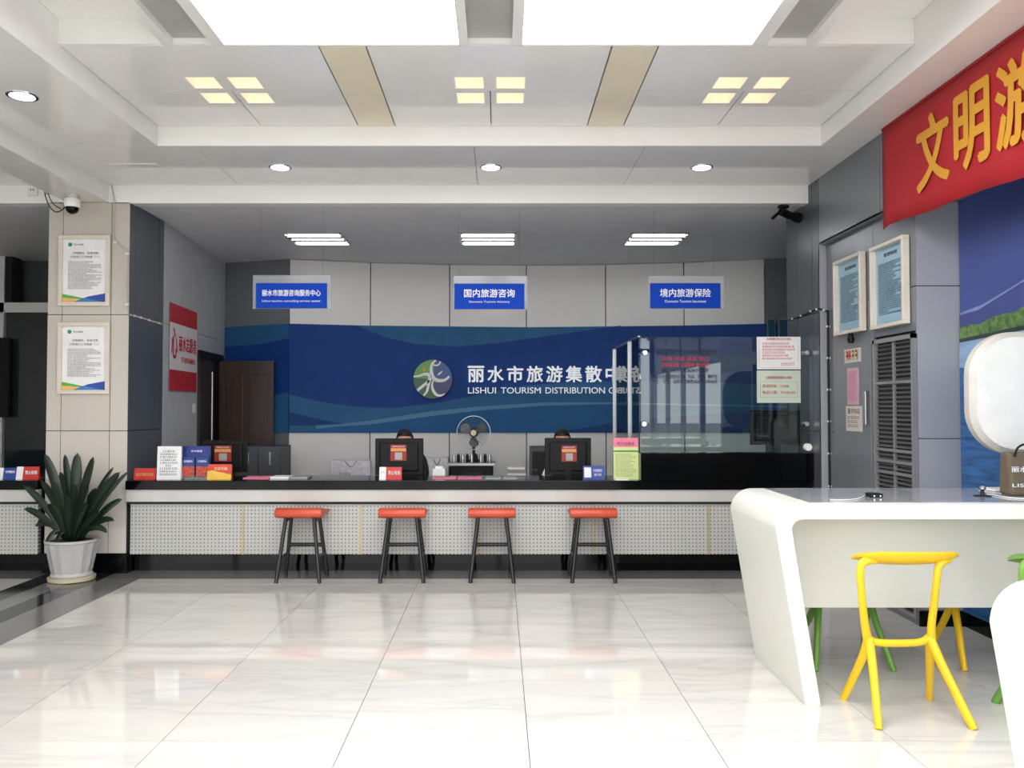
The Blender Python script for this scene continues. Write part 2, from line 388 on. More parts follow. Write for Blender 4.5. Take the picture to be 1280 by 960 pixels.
brown_d = M('dark_brown_wood_frame', (36, 24, 20), rough=.4, noise=.2, scale=4, stretch=(6, 6, .6))
d1 = sroot('door_1')
MB().seg(lw(lt(9.27), .0), lw(lt(10.3), .0), 0, DZ, .01).build('doorway', brown_d, d1)
MB().seg(lw(lt(9.27), .03), lw(lt(9.36), .03), 0, DZ, .04).seg(lw(lt(10.22), .03), lw(lt(10.3), .03), 0, DZ, .04).seg(lw(lt(9.27), .03), lw(lt(10.3), .03), DZ - .08, DZ, .04).build('door_frame', brown_d, d1)
m = MB().box(-3.38, -2.73, 10.06, 10.1, .01, 2.01)
lf = m.build('door_leaf', brown, d1)
for x0, x1 in ((-3.3, -3.09), (-3.02, -2.81)):
    for z0, z1 in ((.15, .75), (.85, 1.85)):
        MB().box(x0, x1, 10.045, 10.06, z0, z1).build('door_panel', brown, lf, bevel=.006)
MB().tube([(-3.25, 9.42, .7), (-3.25, 9.42, 1.85)], .012).build('pull_bar', alu, d1)

# ---- back wall, curved
def bw(x): return 10.62 - .45 * ((x - .33) / 2.9) ** 2
wb = struct(MB().box(-3.8, 4.0, 10.75, 10.95, 0, ZB).build('wall_back', darkgap))
XL = at(362, 400, 10.18)[0]
pxs = [362, 463, 562, 658, 757, 855, 957]
xs = [at(p, 400, bw((p - VX) / F * 10.4))[0] for p in pxs]
xs[0] = XL
for a, b in zip(xs, xs[1:]):
    wpan(wb, (a, bw(a)), (b, bw(b)), [0.0, 1.2, 2.4, ZB], white_panel, g=.006)
wpan(wb, (xs[-1], bw(xs[-1])), (3.9, bw(xs[-1]) - .05), [0, 1.2, 2.4, ZB], grey_panel, g=.004)
wpan(wb, (-3.47, 10.46), (XL, 10.18), [0, 1.2, 2.4, ZB], grey_panel, g=.003)
wr2 = struct(B(3.6, 3.7, 7.9, 11, 0, ZB).build('wall_side', grey_panel))

# ---- left room (behind the left counter)
wlr = struct(B(-7.3, -7.2, FACADE_Y, 11, 0, 3.5).build('wall_far_left', white_panel))
wx = sroot('wall_rear_left')
B(-7.2, -3.6, 10.3, 10.35, 0, ZB).build('dark_backing', M('dark_room_wall', (60, 64, 66), rough=.5), wx)
win = sroot('window_1')
B(-5.95, -3.6, 10.02, 10.03, .1, 2.59).build('pane', M('dark_tinted_glass', (30, 40, 40), rough=.05), win)
B(-7.2, -3.55, 9.98, 10.06, 2.59, 2.71).build('transom', white_panel, win)
B(-6.6, -5.96, 9.98, 10.06, 0, ZB).build('mullion', white_panel, win)
B(-5.96, -5.88, 10.0, 10.2, 2.71, ZB).build('mullion', darkgap, win)
o = tag(B(0, .5, -.05, 0, 0, .95).build('television', black_pl, loc=(-6.35, 9.96, 1.33)), 'black flat screen at the far left edge above the left counter', 'screen')

# ---- facade behind the camera
fa = sroot('window_2')
for x in (-7.2, -5.4, -3.6, -1.8, 0, 1.8, 3.1): B(x - .04, x + .04, FACADE_Y - .08, FACADE_Y, 0, 3.42).build('mullion', alu, fa)
for y in (-2.2, -.9, .4, 1.75, 3.05): B(3.12, 3.2, y - .04, y + .04, 0, 2.84).build('mullion', alu, fa)
B(3.12, 3.2, FACADE_Y, 3.09, 2.1, 2.85).build('upper_panel', slate_panel, fa)  # unseen panel, added above the side glazing to cut glare mirrored in the glass screen
B(-7.2, 3.1, FACADE_Y - .08, FACADE_Y, 2.55, 2.63).build('transom', alu, fa)
struct(B(-7.3, 3.7, FACADE_Y - .3, FACADE_Y - .08, 3.42, 4.1).build('wall_front', white_panel))

# ================================================================== CEILING LIGHTS
light_white = M('lit_diffuser', (250, 250, 255), emit=3.2, noise=.0)
lb = thing('ceiling_light_box', 'large bright rectangular ceiling light unit with pale frame and grey recessed strips, above the hall', 'ceiling light', (0, 0, 3.57))
XF = [(-1.965, -1.90), (-1.68, -1.605), (-.235, -.18), (.075, .135), (1.475, 1.56), (1.79, 1.85)]
for a, b in XF: B(a, b, FACADE_Y, 4.82, 0, .15).build('frame_bar', white, lb)
for a, b in ((-1.605, -.235), (.135, 1.475)):
    B(a, b, FACADE_Y, 4.80, .03, .05).build('diffuser', light_white, lb); B(a, b, 4.80, 4.82, 0, .15).build('frame_bar', white_matt, lb)
for a, b in ((-1.90, -1.68), (-.18, .075), (1.56, 1.79)):
    B(a, b, FACADE_Y, 4.79, .035, .06).build('recess_panel', grey_rec, lb); B(a, b, 4.79, 4.82, 0, .15).build('frame_bar', white_matt, lb)

well = M('warm_light_well', (240, 226, 204), rough=.5, emit=.15, noise=.02); lampw = M('warm_lamp_glow', (255, 234, 204), emit=.6, noise=0)
sp0 = thing('spotlight_cluster', '', 'ceiling light', (GX[0], GY, ZT), group=None)
for a in (-.135, .135):
    for b in (-.135, .135):
        t = .004; m = MB()
        for (x0, x1, y0, y1) in ((-.095, -.095 + t, -.095, .095), (.095 - t, .095, -.095, .095), (-.095, .095, -.095, -.095 + t), (-.095, .095, .095 - t, .095)):
            m.box(a + x0, a + x1, b + y0, b + y1, .001, .10)
        m.box(a - .095, a + .095, b - .095, b + .095, .10, .105)
        w_ = m.build('light_well', well, sp0)
        MB().lathe([(.04, 0), (.04, .03)], 16, 0, (a, b, .068)).build('bulb', lampw, w_)
sp0['label'] = 'left group of four small square warm recessed lights in white ceiling tray'
dup(sp0, (GX[1], GY, ZT), label='middle group of four small square warm recessed lights in white ceiling tray')
dup(sp0, (GX[2], GY, ZT), label='right group of four small square warm recessed lights in white ceiling tray')

dl = None
for (x, y, lab) in ((-1.797, 6.77, 'round white downlight over the leftmost red stool, above the hanging sign'), (-.07, 6.77, 'middle round white downlight above the front of the counter'),
                    (1.66, 6.77, 'right round white downlight in the white soffit near the right wall'), (-3.01, 5.2, 'round white downlight at the left edge of the ceiling, nearest the camera')):
    if dl is None:
        dl = thing('downlight', lab, 'ceiling light', (x, y, ZS), group=None)
        MB().lathe([(.072, 0), (.074, -.006), (.092, -.006), (.094, 0)], 28).build('rim', chrome, dl)
        MB().lathe([(.074, -.007), (.074, -.004)], 24).build('diffuser', M('downlight_glow', (255, 255, 255), emit=4, noise=0), dl)
    else: dup(dl, (x, y, ZS), label=lab)
tube_em = M('fluorescent_tube', (250, 250, 252), emit=10, noise=0)
tr0 = None
for x, lab in ((-1.95, 'left'), (-.12, 'middle'), (1.68, 'right')):
    lab = {'left': 'left louvred three-tube ceiling light above the blue service centre sign', 'middle': 'middle louvred three-tube ceiling light above the domestic tourism sign', 'right': 'right louvred three-tube ceiling light above the insurance sign'}[lab]
    if tr0 is None:
        tr0 = thing('tube_light', lab, 'ceiling light', (x, 8.9, ZB))
        MB().box(-.3, .3, -.29, -.275, -.02, 0).box(-.3, .3, .275, .29, -.02, 0).box(-.3, -.285, -.29, .29, -.02, 0).box(.285, .3, -.29, .29, -.02, 0).box(-.285, .285, -.275, .275, -.003, 0).build('frame', chrome, tr0)
        for y in (-.18, 0, .18):
            MB().tube([(-.275, y, -.013), (.275, y, -.013)], .013, 8).build('tube', tube_em, tr0)
        for y in (-.09, .09): MB().box(-.285, .285, y - .006, y + .006, -.03, -.004).build('reflector_fin', dark_pl, tr0)
    else: dup(tr0, (x, 8.9, ZB), label=lab)

# ================================================================== MURALS
teal = M('mural_teal_blue', (42, 92, 134), rough=.6, spec=.2, noise=.08); deep = M('mural_deep_blue', (20, 60, 126), rough=.6, spec=.2, noise=.06)
pale = M('mural_pale_blue', (84, 128, 160), rough=.6, spec=.2, noise=.05); midb = M('mural_mid_blue', (32, 86, 134), rough=.6, spec=.2, noise=.06); wedge = M('mural_dark_wedge', (20, 60, 114), rough=.6, spec=.2)
mu = thing('blue_mural', 'long blue wave-patterned wall mural behind the counter', 'mural', (0, 0, 0))
def interp(pts, x):
    if x <= pts[0][0]: return pts[0][1]
    for a, b in zip(pts, pts[1:]):
        if x <= b[0]:
            t = (x - a[0]) / (b[0] - a[0]); t2 = t
            return a[1] + (b[1] - a[1]) * t2
    return pts[-1][1]
def wall_y(x): return bw(x) if x > XL else 10.18 + (10.46 - 10.18) * (XL - x) / (XL + 3.47)
def strip(mb, lo, hi, px0, px1, off, mi, step=6, left=False):
    n = max(2, int((px1 - px0) / step)); vs = []; fs = []
    for i in range(n + 1):
        px = px0 + (px1 - px0) * i / n; Y0 = wall_y((px - VX) / F * 10.45)
        Y = wall_y(at(px, 470, Y0)[0]) - off
        for c in (lo, hi):
            py = interp(c, px) if isinstance(c, list) else c
            x, z = at(px, py, Y); vs.append((x, Y, z))
    for i in range(n): fs.append((2 * i, 2 * i + 2, 2 * i + 3, 2 * i + 1))
    mb.add(vs, fs, mi, True)
top = [(281, 409), (361, 404.5), (460, 407), (660, 409), (850, 407), (985, 404)]; bot = [(281, 542), (361, 541), (985, 541)]
m = MB(); strip(m, bot, top, 361.5, 985, .03, 0); m.box(XL, XL + .004, 10.15, 10.19, 1.13, 2.47)
m.build('main_sheet', deep, mu)
m = MB(); strip(m, bot, top, 281, 361, .012, 0); m.build('left_sheet', deep, mu)
B1 = [(446, 407), (480, 421), (520, 430), (572, 433), (620, 429), (685, 420), (740, 412), (776, 407)]
m = MB(); strip(m, B1, top, 446, 776, .032, 0); m.build('wave_band', teal, mu)
m = MB(); strip(m, [(281, 433), (320, 431), (361, 423)], top, 281, 361, .014, 0); m.build('wave_band', teal, mu)
C1 = [(361, 493), (400, 502), (440, 508), (490, 510), (544, 504), (586, 496), (657, 482), (720, 477), (850, 476), (985, 482)]
m = MB(); strip(m, bot, C1, 361.5, 985, .032, 0); m.build('wave_band', teal, mu)
C2 = [(361, 516), (425, 530), (460, 526), (540, 514), (600, 508), (680, 503), (768, 503), (985, 508)]
C3 = [(361, 541), (420, 533), (460, 531), (540, 520), (600, 513), (680, 507), (768, 505), (985, 509)]
m = MB(); strip(m, bot, C3, 361.5, 985, .034, 0); m.build('wave_band', midb, mu)
m = MB(); strip(m, C3, C2, 395, 985, .036, 0); m.build('wave_streak', pale, mu)
m = MB(); strip(m, [(361, 532), (390, 532), (430, 530)], [(361, 515), (400, 524), (430, 530)], 361.5, 430, .037, 0); m.build('wave_wedge', wedge, mu)
m = MB(); strip(m, [(361, 530), (361.1, 541), (430, 532)], [(361, 532), (400, 532), (430, 530.5)], 361.5, 430, .035, 0); m.build('wave_band', teal, mu)
m = MB(); strip(m, [(690, 541), (985, 541)], [(690, 541), (740, 533), (768, 528), (850, 520), (985, 512)], 690, 985, .036, 0); m.build('wave_wedge', wedge, mu)
m = MB(); strip(m, [(281, 541), (361, 541)], [(281, 505), (320, 500), (361, 490)], 281, 361, .014, 0); m.build('wave_band', teal, mu)

# wall lettering and logo
sg = thing('wall_lettering', 'raised white Chinese lettering and English line LISHUI TOURISM DISTRIBUTION CENTER on the blue mural', 'sign', (0, 0, 0))
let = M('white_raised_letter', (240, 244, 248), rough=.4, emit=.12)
chars = '丽水市旅游集散中心'
for i, ch in enumerate(chars):
    px = 595 + 24.5 * i; Y = wall_y((px - VX) / F * 10.5) - .10; x, z = at(px, 467.5, Y)
    dx = .01; sl = math.atan((wall_y(x + .1) - wall_y(x - .1)) / .2)
    text(ch, .2 if ch != '中' else .18, .2, 0, 0, 0, let, sg, 'letter', .05, .022, (x, Y, z), sl)
words = [('LISHUI', 585, 620), ('TOURISM', 626, 676), ('DISTRIBUTION', 682, 756), ('CENTER', 761, 801)]
for w, a, b in words:
    Y = wall_y(((a + b) / 2 - VX) / F * 10.5) - .10; x, z = at((a + b) / 2, 488, Y); sl = math.atan((wall_y(x + .1) - wall_y(x - .1)) / .2)
    text(w, (b - a) / F * Y, .078, 0, 0, 0, let, sg, 'small_letters', .05, .0, (x, Y, z), sl)
LY = wall_y(-.85) - .09; lx, lz = at(541, 474, LY)
lg = thing('round_emblem', 'round green and blue emblem with white dancing figure on the blue mural', 'emblem', (lx, LY, lz))
gr = M('emblem_green', (92, 150, 50), rough=.4); gd = M('emblem_dark_green', (24, 80, 38), rough=.4); bl = M('emblem_blue', (18, 66, 132), rough=.4); nv = M('emblem_navy', (30, 36, 96), rough=.4)
RAD = .245; sc = RAD / 222.0
def lp(p): return ((p[0] - 375) * sc, -(p[1] - 315) * sc)
MB().lathe([(RAD, 0), (RAD, .04)], 48, ax='y').build('disc', gd, lg)
def sector(a0, a1, y, mat, nm, split=0):
    pts = [(0, 0)] + [(RAD * .995 * math.cos(a0 + (a1 - a0) * i / 20), RAD * .995 * math.sin(a0 + (a1 - a0) * i / 20)) for i in range(21)]
    MB().prism(pts, y, y + .003, axis='y').build(nm, mat, lg)
sector(R(85), R(175), -.003, gr, 'green_field'); sector(R(175), R(278), -.003, gd, 'dark_green_field')
sector(R(-5), R(85), -.003, bl, 'blue_field'); sector(R(-82), R(-5), -.003, nv, 'navy_field')
wi = M('emblem_white', (225, 228, 226), rough=.5)
def cat(pts, n=6):
    o = []; P = [pts[0]] + list(pts) + [pts[-1]]
    for i in range(1, len(P) - 2):
        for k in range(n):
            t = k / n
            o.append(tuple(.5 * (2 * P[i][d] + (P[i + 1][d] - P[i - 1][d]) * t + (2 * P[i - 1][d] - 5 * P[i][d] + 4 * P[i + 1][d] - P[i + 2][d]) * t * t + (3 * P[i][d] - P[i - 1][d] - 3 * P[i + 1][d] + P[i + 2][d]) * t ** 3) for d in range(len(pts[0]))))
    o.append(tuple(pts[-1])); return o
def stroke(pts, w):
    q = [lp(p) for p in cat(pts)]; n = len(q); a = []; b = []
    for i, p in enumerate(q):
        t = Vector(q[min(i + 1, n - 1)]) - Vector(q[max(i - 1, 0)]); t.normalize(); nn = Vector((-t.y, t.x))
        ww = w[0] + (w[1] - w[0]) * abs(2 * i / (n - 1) - 1) if isinstance(w, tuple) else w
        ww *= sc / 2 * 1.25; a.append(Vector(p) + nn * ww); b.append(Vector(p) - nn * ww)
    m = MB(); vs = []
    for u, v in zip(a, b): vs += [(u.x, -.007, u.y), (v.x, -.007, v.y)]
    m.add(vs, [(2 * i, 2 * i + 1, 2 * i + 3, 2 * i + 2) for i in range(n - 1)], 0); m.build('white_stroke', wi, lg)
stroke([(410, 98), (370, 140), (355, 200), (365, 260), (390, 310), (440, 330), (500, 328), (540, 305), (562, 280)], (36, 16))
stroke([(375, 150), (420, 158), (450, 140), (462, 112)], 13)
stroke([(390, 320), (370, 360), (372, 420), (400, 475), (440, 500), (480, 498), (512, 480)], (28, 10))
stroke([(157, 285), (220, 278), (280, 258), (330, 265), (345, 300), (330, 350), (320, 410), (305, 460), (270, 502)], (34, 14))
stroke([(335, 330), (290, 370), (240, 410), (200, 445)], (26, 22))
m = MB(); e = [lp((457 + 30 * math.cos(a) * .9 + 12 * math.sin(a), 247 - 30 * math.sin(a) * .7 - 14 * math.cos(a))) for a in [i * math.pi / 8 for i in range(16)]]
m.prism(e, -.008, -.004, axis='y'); m.build('white_head', wi, lg)
MB().prism([lp(p) for p in ((255, 172), (285, 190), (290, 222), (270, 230))], -.008, -.004, axis='y').build('orange_mark', M('emblem_orange', (200, 160, 50)), lg)

# lake mural on the right wall
lk = thing('lake_mural', 'large printed photo mural of a blue lake with hills on the right wall', 'mural', (3.1, 0, 0))
def lakez(z): return z
sky = M('print_sky', (64, 80, 146), rough=.4, noise=.25, scale=.9, stretch=(1, .6, 1.5)); mist = M('print_mist', (118, 140, 186), rough=.4, noise=.1)
mtn = M('print_mountain', (62, 72, 132), rough=.4, noise=.2, scale=3); shore = M('print_shore', (88, 122, 62), rough=.4, noise=.6, scale=22)
shd = M('print_shore_shadow', (34, 52, 44), rough=.4); wat = M('print_water', (44, 96, 152), rough=.35, noise=.45, scale=9, stretch=(1, .5, 4)); wat2 = M('print_pale_water', (140, 170, 200), rough=.4, noise=.15, stretch=(1, .5, 4))
def yz(poly, off, mat, nm): MB().add([(-off, y, z) for y, z in poly], [tuple(range(len(poly)))]).build(nm, mat, lk)
MB().box(-.012, 0, 3.1, 5.56, .1, 2.84).build('board', sky, lk)
yz([(5.56, 2.085), (5.3, 2.11), (5.05, 2.165), (4.8, 2.225), (4.5, 2.275), (3.12, 2.5), (3.12, 1.9), (5.56, 1.99)], .014, mist, 'mist')
yz([(5.56, 2.07), (5.35, 2.08), (5.1, 2.14), (4.9, 2.19), (4.5, 2.24), (4.0, 2.35), (3.12, 2.4), (3.12, 1.9), (5.56, 1.9)], .016, mtn, 'mountain')
sh = [(5.56, 1.985)] + [(5.56 - i * .12, 1.975 + .012 * i + .012 * math.sin(i * 2.3)) for i in range(1, 12)] + [(3.12, 2.16), (3.12, 1.88), (5.56, 1.88)]
yz(sh, .018, shore, 'shore_trees'); yz([(5.56, 1.91), (4.8, 1.94), (3.12, 1.97), (3.12, 1.8), (5.56, 1.8)], .019, shd, 'shore_line')
yz([(5.56, 1.885), (4.8, 1.91), (3.12, 1.93), (3.12, .1), (5.56, .1)], .020, wat, 'water')
yz([(5.56, 1.885), (4.8, 1.91), (3.12, 1.93), (3.12, 1.5), (4.5, 1.6), (5.56, 1.72)], .021, wat2, 'pale_water')

# red banner
red = M('red_banner_cloth', (168, 24, 33), rough=.65, noise=.06, scale=3, bump=.2); gold = M('banner_gold', (212, 152, 44), rough=.6)
bn = thing('red_banner', 'long red banner with large yellow Chinese characters hanging high on the right wall', 'banner', (2.70, 0, 0))
m = MB(); n = 90; vs = []; fs = []
for i in range(n + 1):
    y = 5.82 - i * (5.82 + .5) / n; w_ = .006 * math.sin(i * .9) + .004 * math.sin(i * .37)
    z0 = 2.72 - .07 * min(1, (5.82 - y) / 1.5) - (.02 if i == 0 else 0) + .006 * math.sin(i * .5)
    for k in range(7): vs.append((w_ * (1 - k / 6), y, z0 + (3.405 - z0) * k / 6))
for i in range(n):
    for k in range(6): a = i * 7 + k; fs.append((a, a + 1, a + 8, a + 7))
m.add(vs, fs, 0, True); bc = m.build('cloth', red, bn); so = bc.modifiers.new('s', 'SOLIDIFY'); so.thickness = .003
for ch, pa, pb, pt, pbm in (('文', 1147, 1186, 196, 214), ('明', 1194, 1236, 0, 0), ('游', 1246, 1298, 0, 0)):
    ya = 2.70 * F / (pa - VX); yb = 2.70 * F / (pb - VX)
    # rotated -90 deg: local x -> -Y
    text(ch, ya - yb, .45, 0, 0, 0, gold, bn, 'character', .003, .024, (-.012, (ya + yb) / 2 - .055, 3.055), -math.pi / 2)
B(-.004, .02, -.5, 5.82, 3.4, 3.415).build('hem', red, bn)

# ================================================================== COUNTER
perf = dots_mat('perforated_white_panel', (178, 178, 172), (60, 60, 62))
goldm = M('brass_strip', (176, 160, 126), rough=.4, metal=.2)
fasc = M('pale_stone_fascia', (188, 185, 180), rough=.25, noise=.06, scale=3)
def counter(name, label, x0, x1, strips, first=None):
    c = thing(name, label, 'counter', ((x0 + x1) / 2, 7.25, 0)); cx = (x0 + x1) / 2
    B(x0 - cx, x1 - cx, 0, .55, .735, .815).build('countertop', black_stone, c, bevel=.004)
    B(x0 - cx, x1 - cx, .02, .08, .63, .735).build('fascia', fasc, c)
    B(x0 - cx, x1 - cx, .03, .10, .608, .63).build('shadow_gap', darkgap, c)
    B(x0 - cx, x1 - cx, .09, .5, .17, .735).build('carcass', dark_pl, c)
    B(x0 - cx, x1 - cx, .2, .5, 0, .17).build('plinth', black_gloss, c)
    ed = [x0 + .02] + strips + [x1]
    for a, b in zip(ed, ed[1:]): B(a - cx + .008, b - cx - .008, .05, .09, .17, .606).build('perforated_panel', perf, c)
    for s_ in strips: B(s_ - .011 - cx, s_ + .011 - cx, .042, .09, .17, .606).build('brass_strip', goldm, c)
    B(x0 - cx, x1 - cx, .55, 1.0, .70, .73).build('desk_top', M('dark_desk', (40, 40, 42), rough=.4), c)
    for s_ in [x0 + .05, (x0 + x1) / 2, x1 - .05]: B(s_ - .02 - cx, s_ + .02 - cx, .5, .98, 0, .70).build('desk_support', dark_pl, c)
    return c
ct = counter('reception_counter', 'long reception counter with black top, pale fascia and white perforated front panels', -3.25, 2.72, [-2.24, -1.21, -.19, .82, 1.83])
counter('side_counter', 'short matching counter left of the column, with black top and perforated front', -7.1, -4.02, [-6.1, -5.05])
YB = 7.25
tag(B(-.75, .75, 0, .16, 0, .24).build('booth_base', black_stone, loc=(1.98, 7.24, .815), bevel=.004), 'raised black stone ledge on the counter under the glass screen', 'ledge')

# glass screen
gs = thing('glass_screen', 'clear glass ticket screen with steel standoffs at the right end of the counter', 'glass screen', (0, 0, 0))
GYp = 7.34; gx0 = at(801, 500, GYp)[0]; gx1 = at(1013, 500, GYp)[0]; gzt = at(900, 421, GYp)[1]
B(gx0, gx1, GYp, GYp + .012, 1.055, gzt).build('front_pane', GL, gs)
for px, py in ((806, 441), (1008, 441), (805, 530), (1008, 530)):
    x, z = at(px, py, GYp - .02); MB().lathe([(.02, -.02), (.022, 0), (.022, .06)], 16, c=(x, GYp - .02, z), ax='y').build('standoff', chrome, gs)
x, z = at(1010, 559, GYp - .03); MB().lathe([(.03, 0), (.033, .01), (.033, .05)], 18, c=(x, GYp - .05, z), ax='y').build('round_knob', white_matt, gs)
B(gx0 - .012, gx0 - .006, 7.36, 8.95, .74, gzt).build('side_pane', GL, gs)
for y in (7.9, 8.94): B(gx0 - .03, gx0 + .01, y - .02, y + .02, .74, gzt).build('post', alu, gs)
B(gx0 - .02, gx0, 7.36, 8.95, gzt, gzt + .012).build('top_rail', alu, gs)
def G(px, py): return at(px, py, GYp - .006)
for t_, px0, px1, py, col in (('起可发售含当日15天内的预售车票', 822, 897, 440, ink_dark), ('取票 改签 退票 窗口', 827, 886, 448.5, ink_red), ('请妥善保管 交通服务 身份证件', 827, 887, 456, ink_red), ('本窗口发售动车普速列车车票', 827, 886, 463, ink_dark),
                              ('离窗前请当面核对日期、车次、票款、乘车站', 815, 897, 470.5, ink_dark), ('学生、军警、残疾军人购票请出示有效证件', 816, 897, 477, ink_dark)):
    a = G(px0, py); b = G(px1, py); hh = (7.2 if py == 440 else 5.2) / F * 7.33
    text(t_, b[0] - a[0], hh, (a[0] + b[0]) / 2, a[1], GYp - .006, col, gs, 'window_text', .002)['kind'] = 'stuff'
def sheet(name, label, cat_, px0, py0, px1, py1, Y, mat, th=.004, group=None):
    x0, z1 = at(px0, py0, Y); x1, z0 = at(px1, py1, Y)
    t = thing(name, label, cat_, ((x0 + x1) / 2, Y, z0), group=group); w = (x1 - x0) / 2; h = z1 - z0
    B(-w, w, 0, th, 0, h).build('sheet', mat, t); return t, w, h
t, w, h = sheet('notice_sheet', 'white notice with red text stuck on the glass screen', 'notice', 946, 421, 1001, 461.5, GYp - .008, paper)
text('车票销售代售点业务须知', w * 1.1, .022, 0, h * .93, -.003, ink_red, t, 'title')
m = MB(); print_lines(m, -w * .75, w * .75, h * .27, h * .82, 6, -.001, 0, seed=3); print_lines(m, w * .1, w * .75, h * .1, h * .2, 2, -.001, 0, seed=4)
for a in ((-w * .9, w * .9, h * .05, h * .055), (-w * .9, -w * .89, h * .05, h * .92), (w * .89, w * .9, h * .05, h * .92)): m.quad(*a, -.001)
m.build('printed_text', ink_red, t)
t, w, h = sheet('notice_sheet', 'pale green phone number notice with red text on the glass screen, under the white notice', 'notice', 946, 463, 1001, 503.5, GYp - .008, M('pale_green_paper', (196, 206, 190), rough=.7))
text('上海铁路局客服中心电话', w * 1.2, .025, 0, h * .78, -.003, ink_red, t, 'title')
text('咨询投诉：12306', w * 1.2, .03, -w * .15, h * .52, -.003, ink_red, t, 'phone_line')['kind'] = 'stuff'; text('电话订票：95105105', w * 1.5, .03, 0, h * .32, -.003, ink_red, t, 'phone_line')['kind'] = 'stuff'
m = MB()
for a in ((-w * .85, w * .85, h * .65, h * .655), (-w * .85, w * .85, h * .17, h * .175), (-w * .85, -w * .84, h * .17, h * .65), (w * .84, w * .85, h * .17, h * .65)): m.quad(*a, -.001)
m.build('printed_border', ink, t)

# ---- things on the counter (behind-glass monitor etc.)
def monitor(label, px0, py0, px1, py1, Y, bz=None, sticker=None, rotz=0, deskz=.73):
    x0, z1 = at(px0, py0, Y); x1, z0 = at(px1, py1, Y); cx = (x0 + x1) / 2; w = (x1 - x0) / 2
    t = thing('computer_monitor', label, 'monitor', (cx, Y, deskz), rotz)
    a, b = z0 - deskz, z1 - deskz
    MB().box(-w, w, .0, .03, a, b).build('bezel', black_pl, t, bevel=.006)
    MB().prism([(-w * .8, a + .04), (w * .8, a + .04), (w * .8, b - .04), (-w * .8, b - .04)], -.025, 0, axis='y').build('rear_housing', black_pl, t, bevel=.01)
    MB().quad(-w + .015, w - .015, a + .015, b - .015, .0305).build('screen', M('screen_glow', (60, 80, 110), rough=.2, emit=.3), t)
    MB().box(-.03, .03, -.03, -.005, 0.01, a + .1).build('stand', black_pl, t); MB().box(-.12, .12, -.09, .09, 0, .012).build('foot', black_pl, t, bevel=.004)
    if sticker:
        s0, t1 = at(sticker[0], sticker[1], Y - .03); s1, t0 = at(sticker[2], sticker[3], Y - .03)
        s0 -= cx; s1 -= cx; t0 -= deskz; t1 -= deskz; hh = t1 - t0; ww = s1 - s0
        st = MB().box(s0, s1, -.030, -.026, t0, t1).build('sticker', M('sticker_red', (158, 42, 38), rough=.5), t)
        MB().box(s0 + .004, s1 - .004, -.032, -.0295, t0 + hh * .6, t0 + hh * .78).build('sticker_band', M('sticker_orange', (222, 160, 84), rough=.5), st)
        MB().box(s0 + ww * .28, s0 + ww * .74, -.032, -.0295, t0 + hh * .07, t0 + hh * .52).build('sticker_patch', M('sticker_pale', (176, 172, 164), rough=.5), st)
        text('扫码关注公众号', ww * .75, hh * .1, (s0 + s1) / 2, t0 + hh * .89, -.033, white_ink, st, 'sticker_text', .001)
    return t
monitor('black computer monitor with red sticker on its back, hiding the face of a seated clerk', 469, 548, 529, 594, 7.9, sticker=(488, 556, 508, 576))
monitor('black computer monitor with red sticker, beside the blue counter card', 681, 547.5, 739, 594, 7.9, sticker=(702, 557, 721, 577))
monitor('black monitor with red sticker at the left end of the counter, by the brown door', 252, 550, 309, 590, 7.95, sticker=(268, 557, 289, 577))
monitor('black monitor behind the glass screen at the right end of the counter', 938, 513, 1002, 556, 7.6, deskz=.815)

CZ = .815
def card(name, label, cat_, px0, py0, px1, Y, mat, tilt=.02, py1=None):
    x0, z1 = at(px0, py0, Y); x1, _ = at(px1, py0, Y); w = (x1 - x0) / 2; h = z1 - CZ
    t = thing(name, label, cat_, ((x0 + x1) / 2, Y, CZ))
    MB().add([(-w, 0, 0), (w, 0, 0), (w, .05, 0), (-w, .05, 0), (-w, tilt, h), (w, tilt, h), (w, tilt + .004, h), (-w, tilt + .004, h)],
             [(0, 1, 5, 4), (1, 2, 6, 5), (2, 3, 7, 6), (3, 0, 4, 7), (4, 5, 6, 7), (0, 3, 2, 1)]).build('holder', mat, t)
    return t, w, h, tilt
def ctext(t, s, w, h, cx, cz, H_, tilt, mat): text(s, w, h, cx, cz, tilt * cz / H_ - .006, mat, t, 'card_text', .004)
redc = M('red_card', (190, 44, 38), rough=.5); bluec = M('blue_card', (28, 62, 140), rough=.5)
t, w, h, ti = card('counter_card', 'small red counter card at the left end beside the white notice stand', 'card', 167, 585.5, 194, 7.36, redc)
ctext(t, '便民文明示范岗', w * 1.6, h * .3, 0, h * .45, h, ti, M('card_gold_text', (230, 170, 110), rough=.5))
t, w, h, ti = card('notice_stand', 'white printed notice in an upright stand left of the blue brochures', 'notice', 196, 558, 226, 7.36, paper)
m = MB(); print_lines(m, -w * .75, w * .75, h * .1, h * .88, 9, 0, 0, seed=9, ragged=.8, center=True)
for i, v in enumerate(m.v): m.v[i] = (v[0], ti * v[2] / h - .003, v[2])
m.build('printed_text', ink, t)
x0, z1 = at(226, 558, 7.4); x1, _ = at(261, 558, 7.4); w = (x1 - x0) / 2
t = thing('brochure_holder', 'blue brochure holder with two leaflets on the counter', 'brochure holder', ((x0 + x1) / 2, 7.4, CZ)); h = z1 - CZ
B(-w, w, .05, .056, 0, h).build('back_card', M('navy_print', (24, 44, 120), rough=.45, noise=.2, scale=14), t); B(-w, w, 0, .055, 0, .012).build('tray', ACR, t)
B(-w, w, -.004, 0, 0, h * .1).build('front_lip', GL, t)
text('丽水旅游', w * .8, .018, 0, h * .85, .047, white_ink, t, 'card_text')
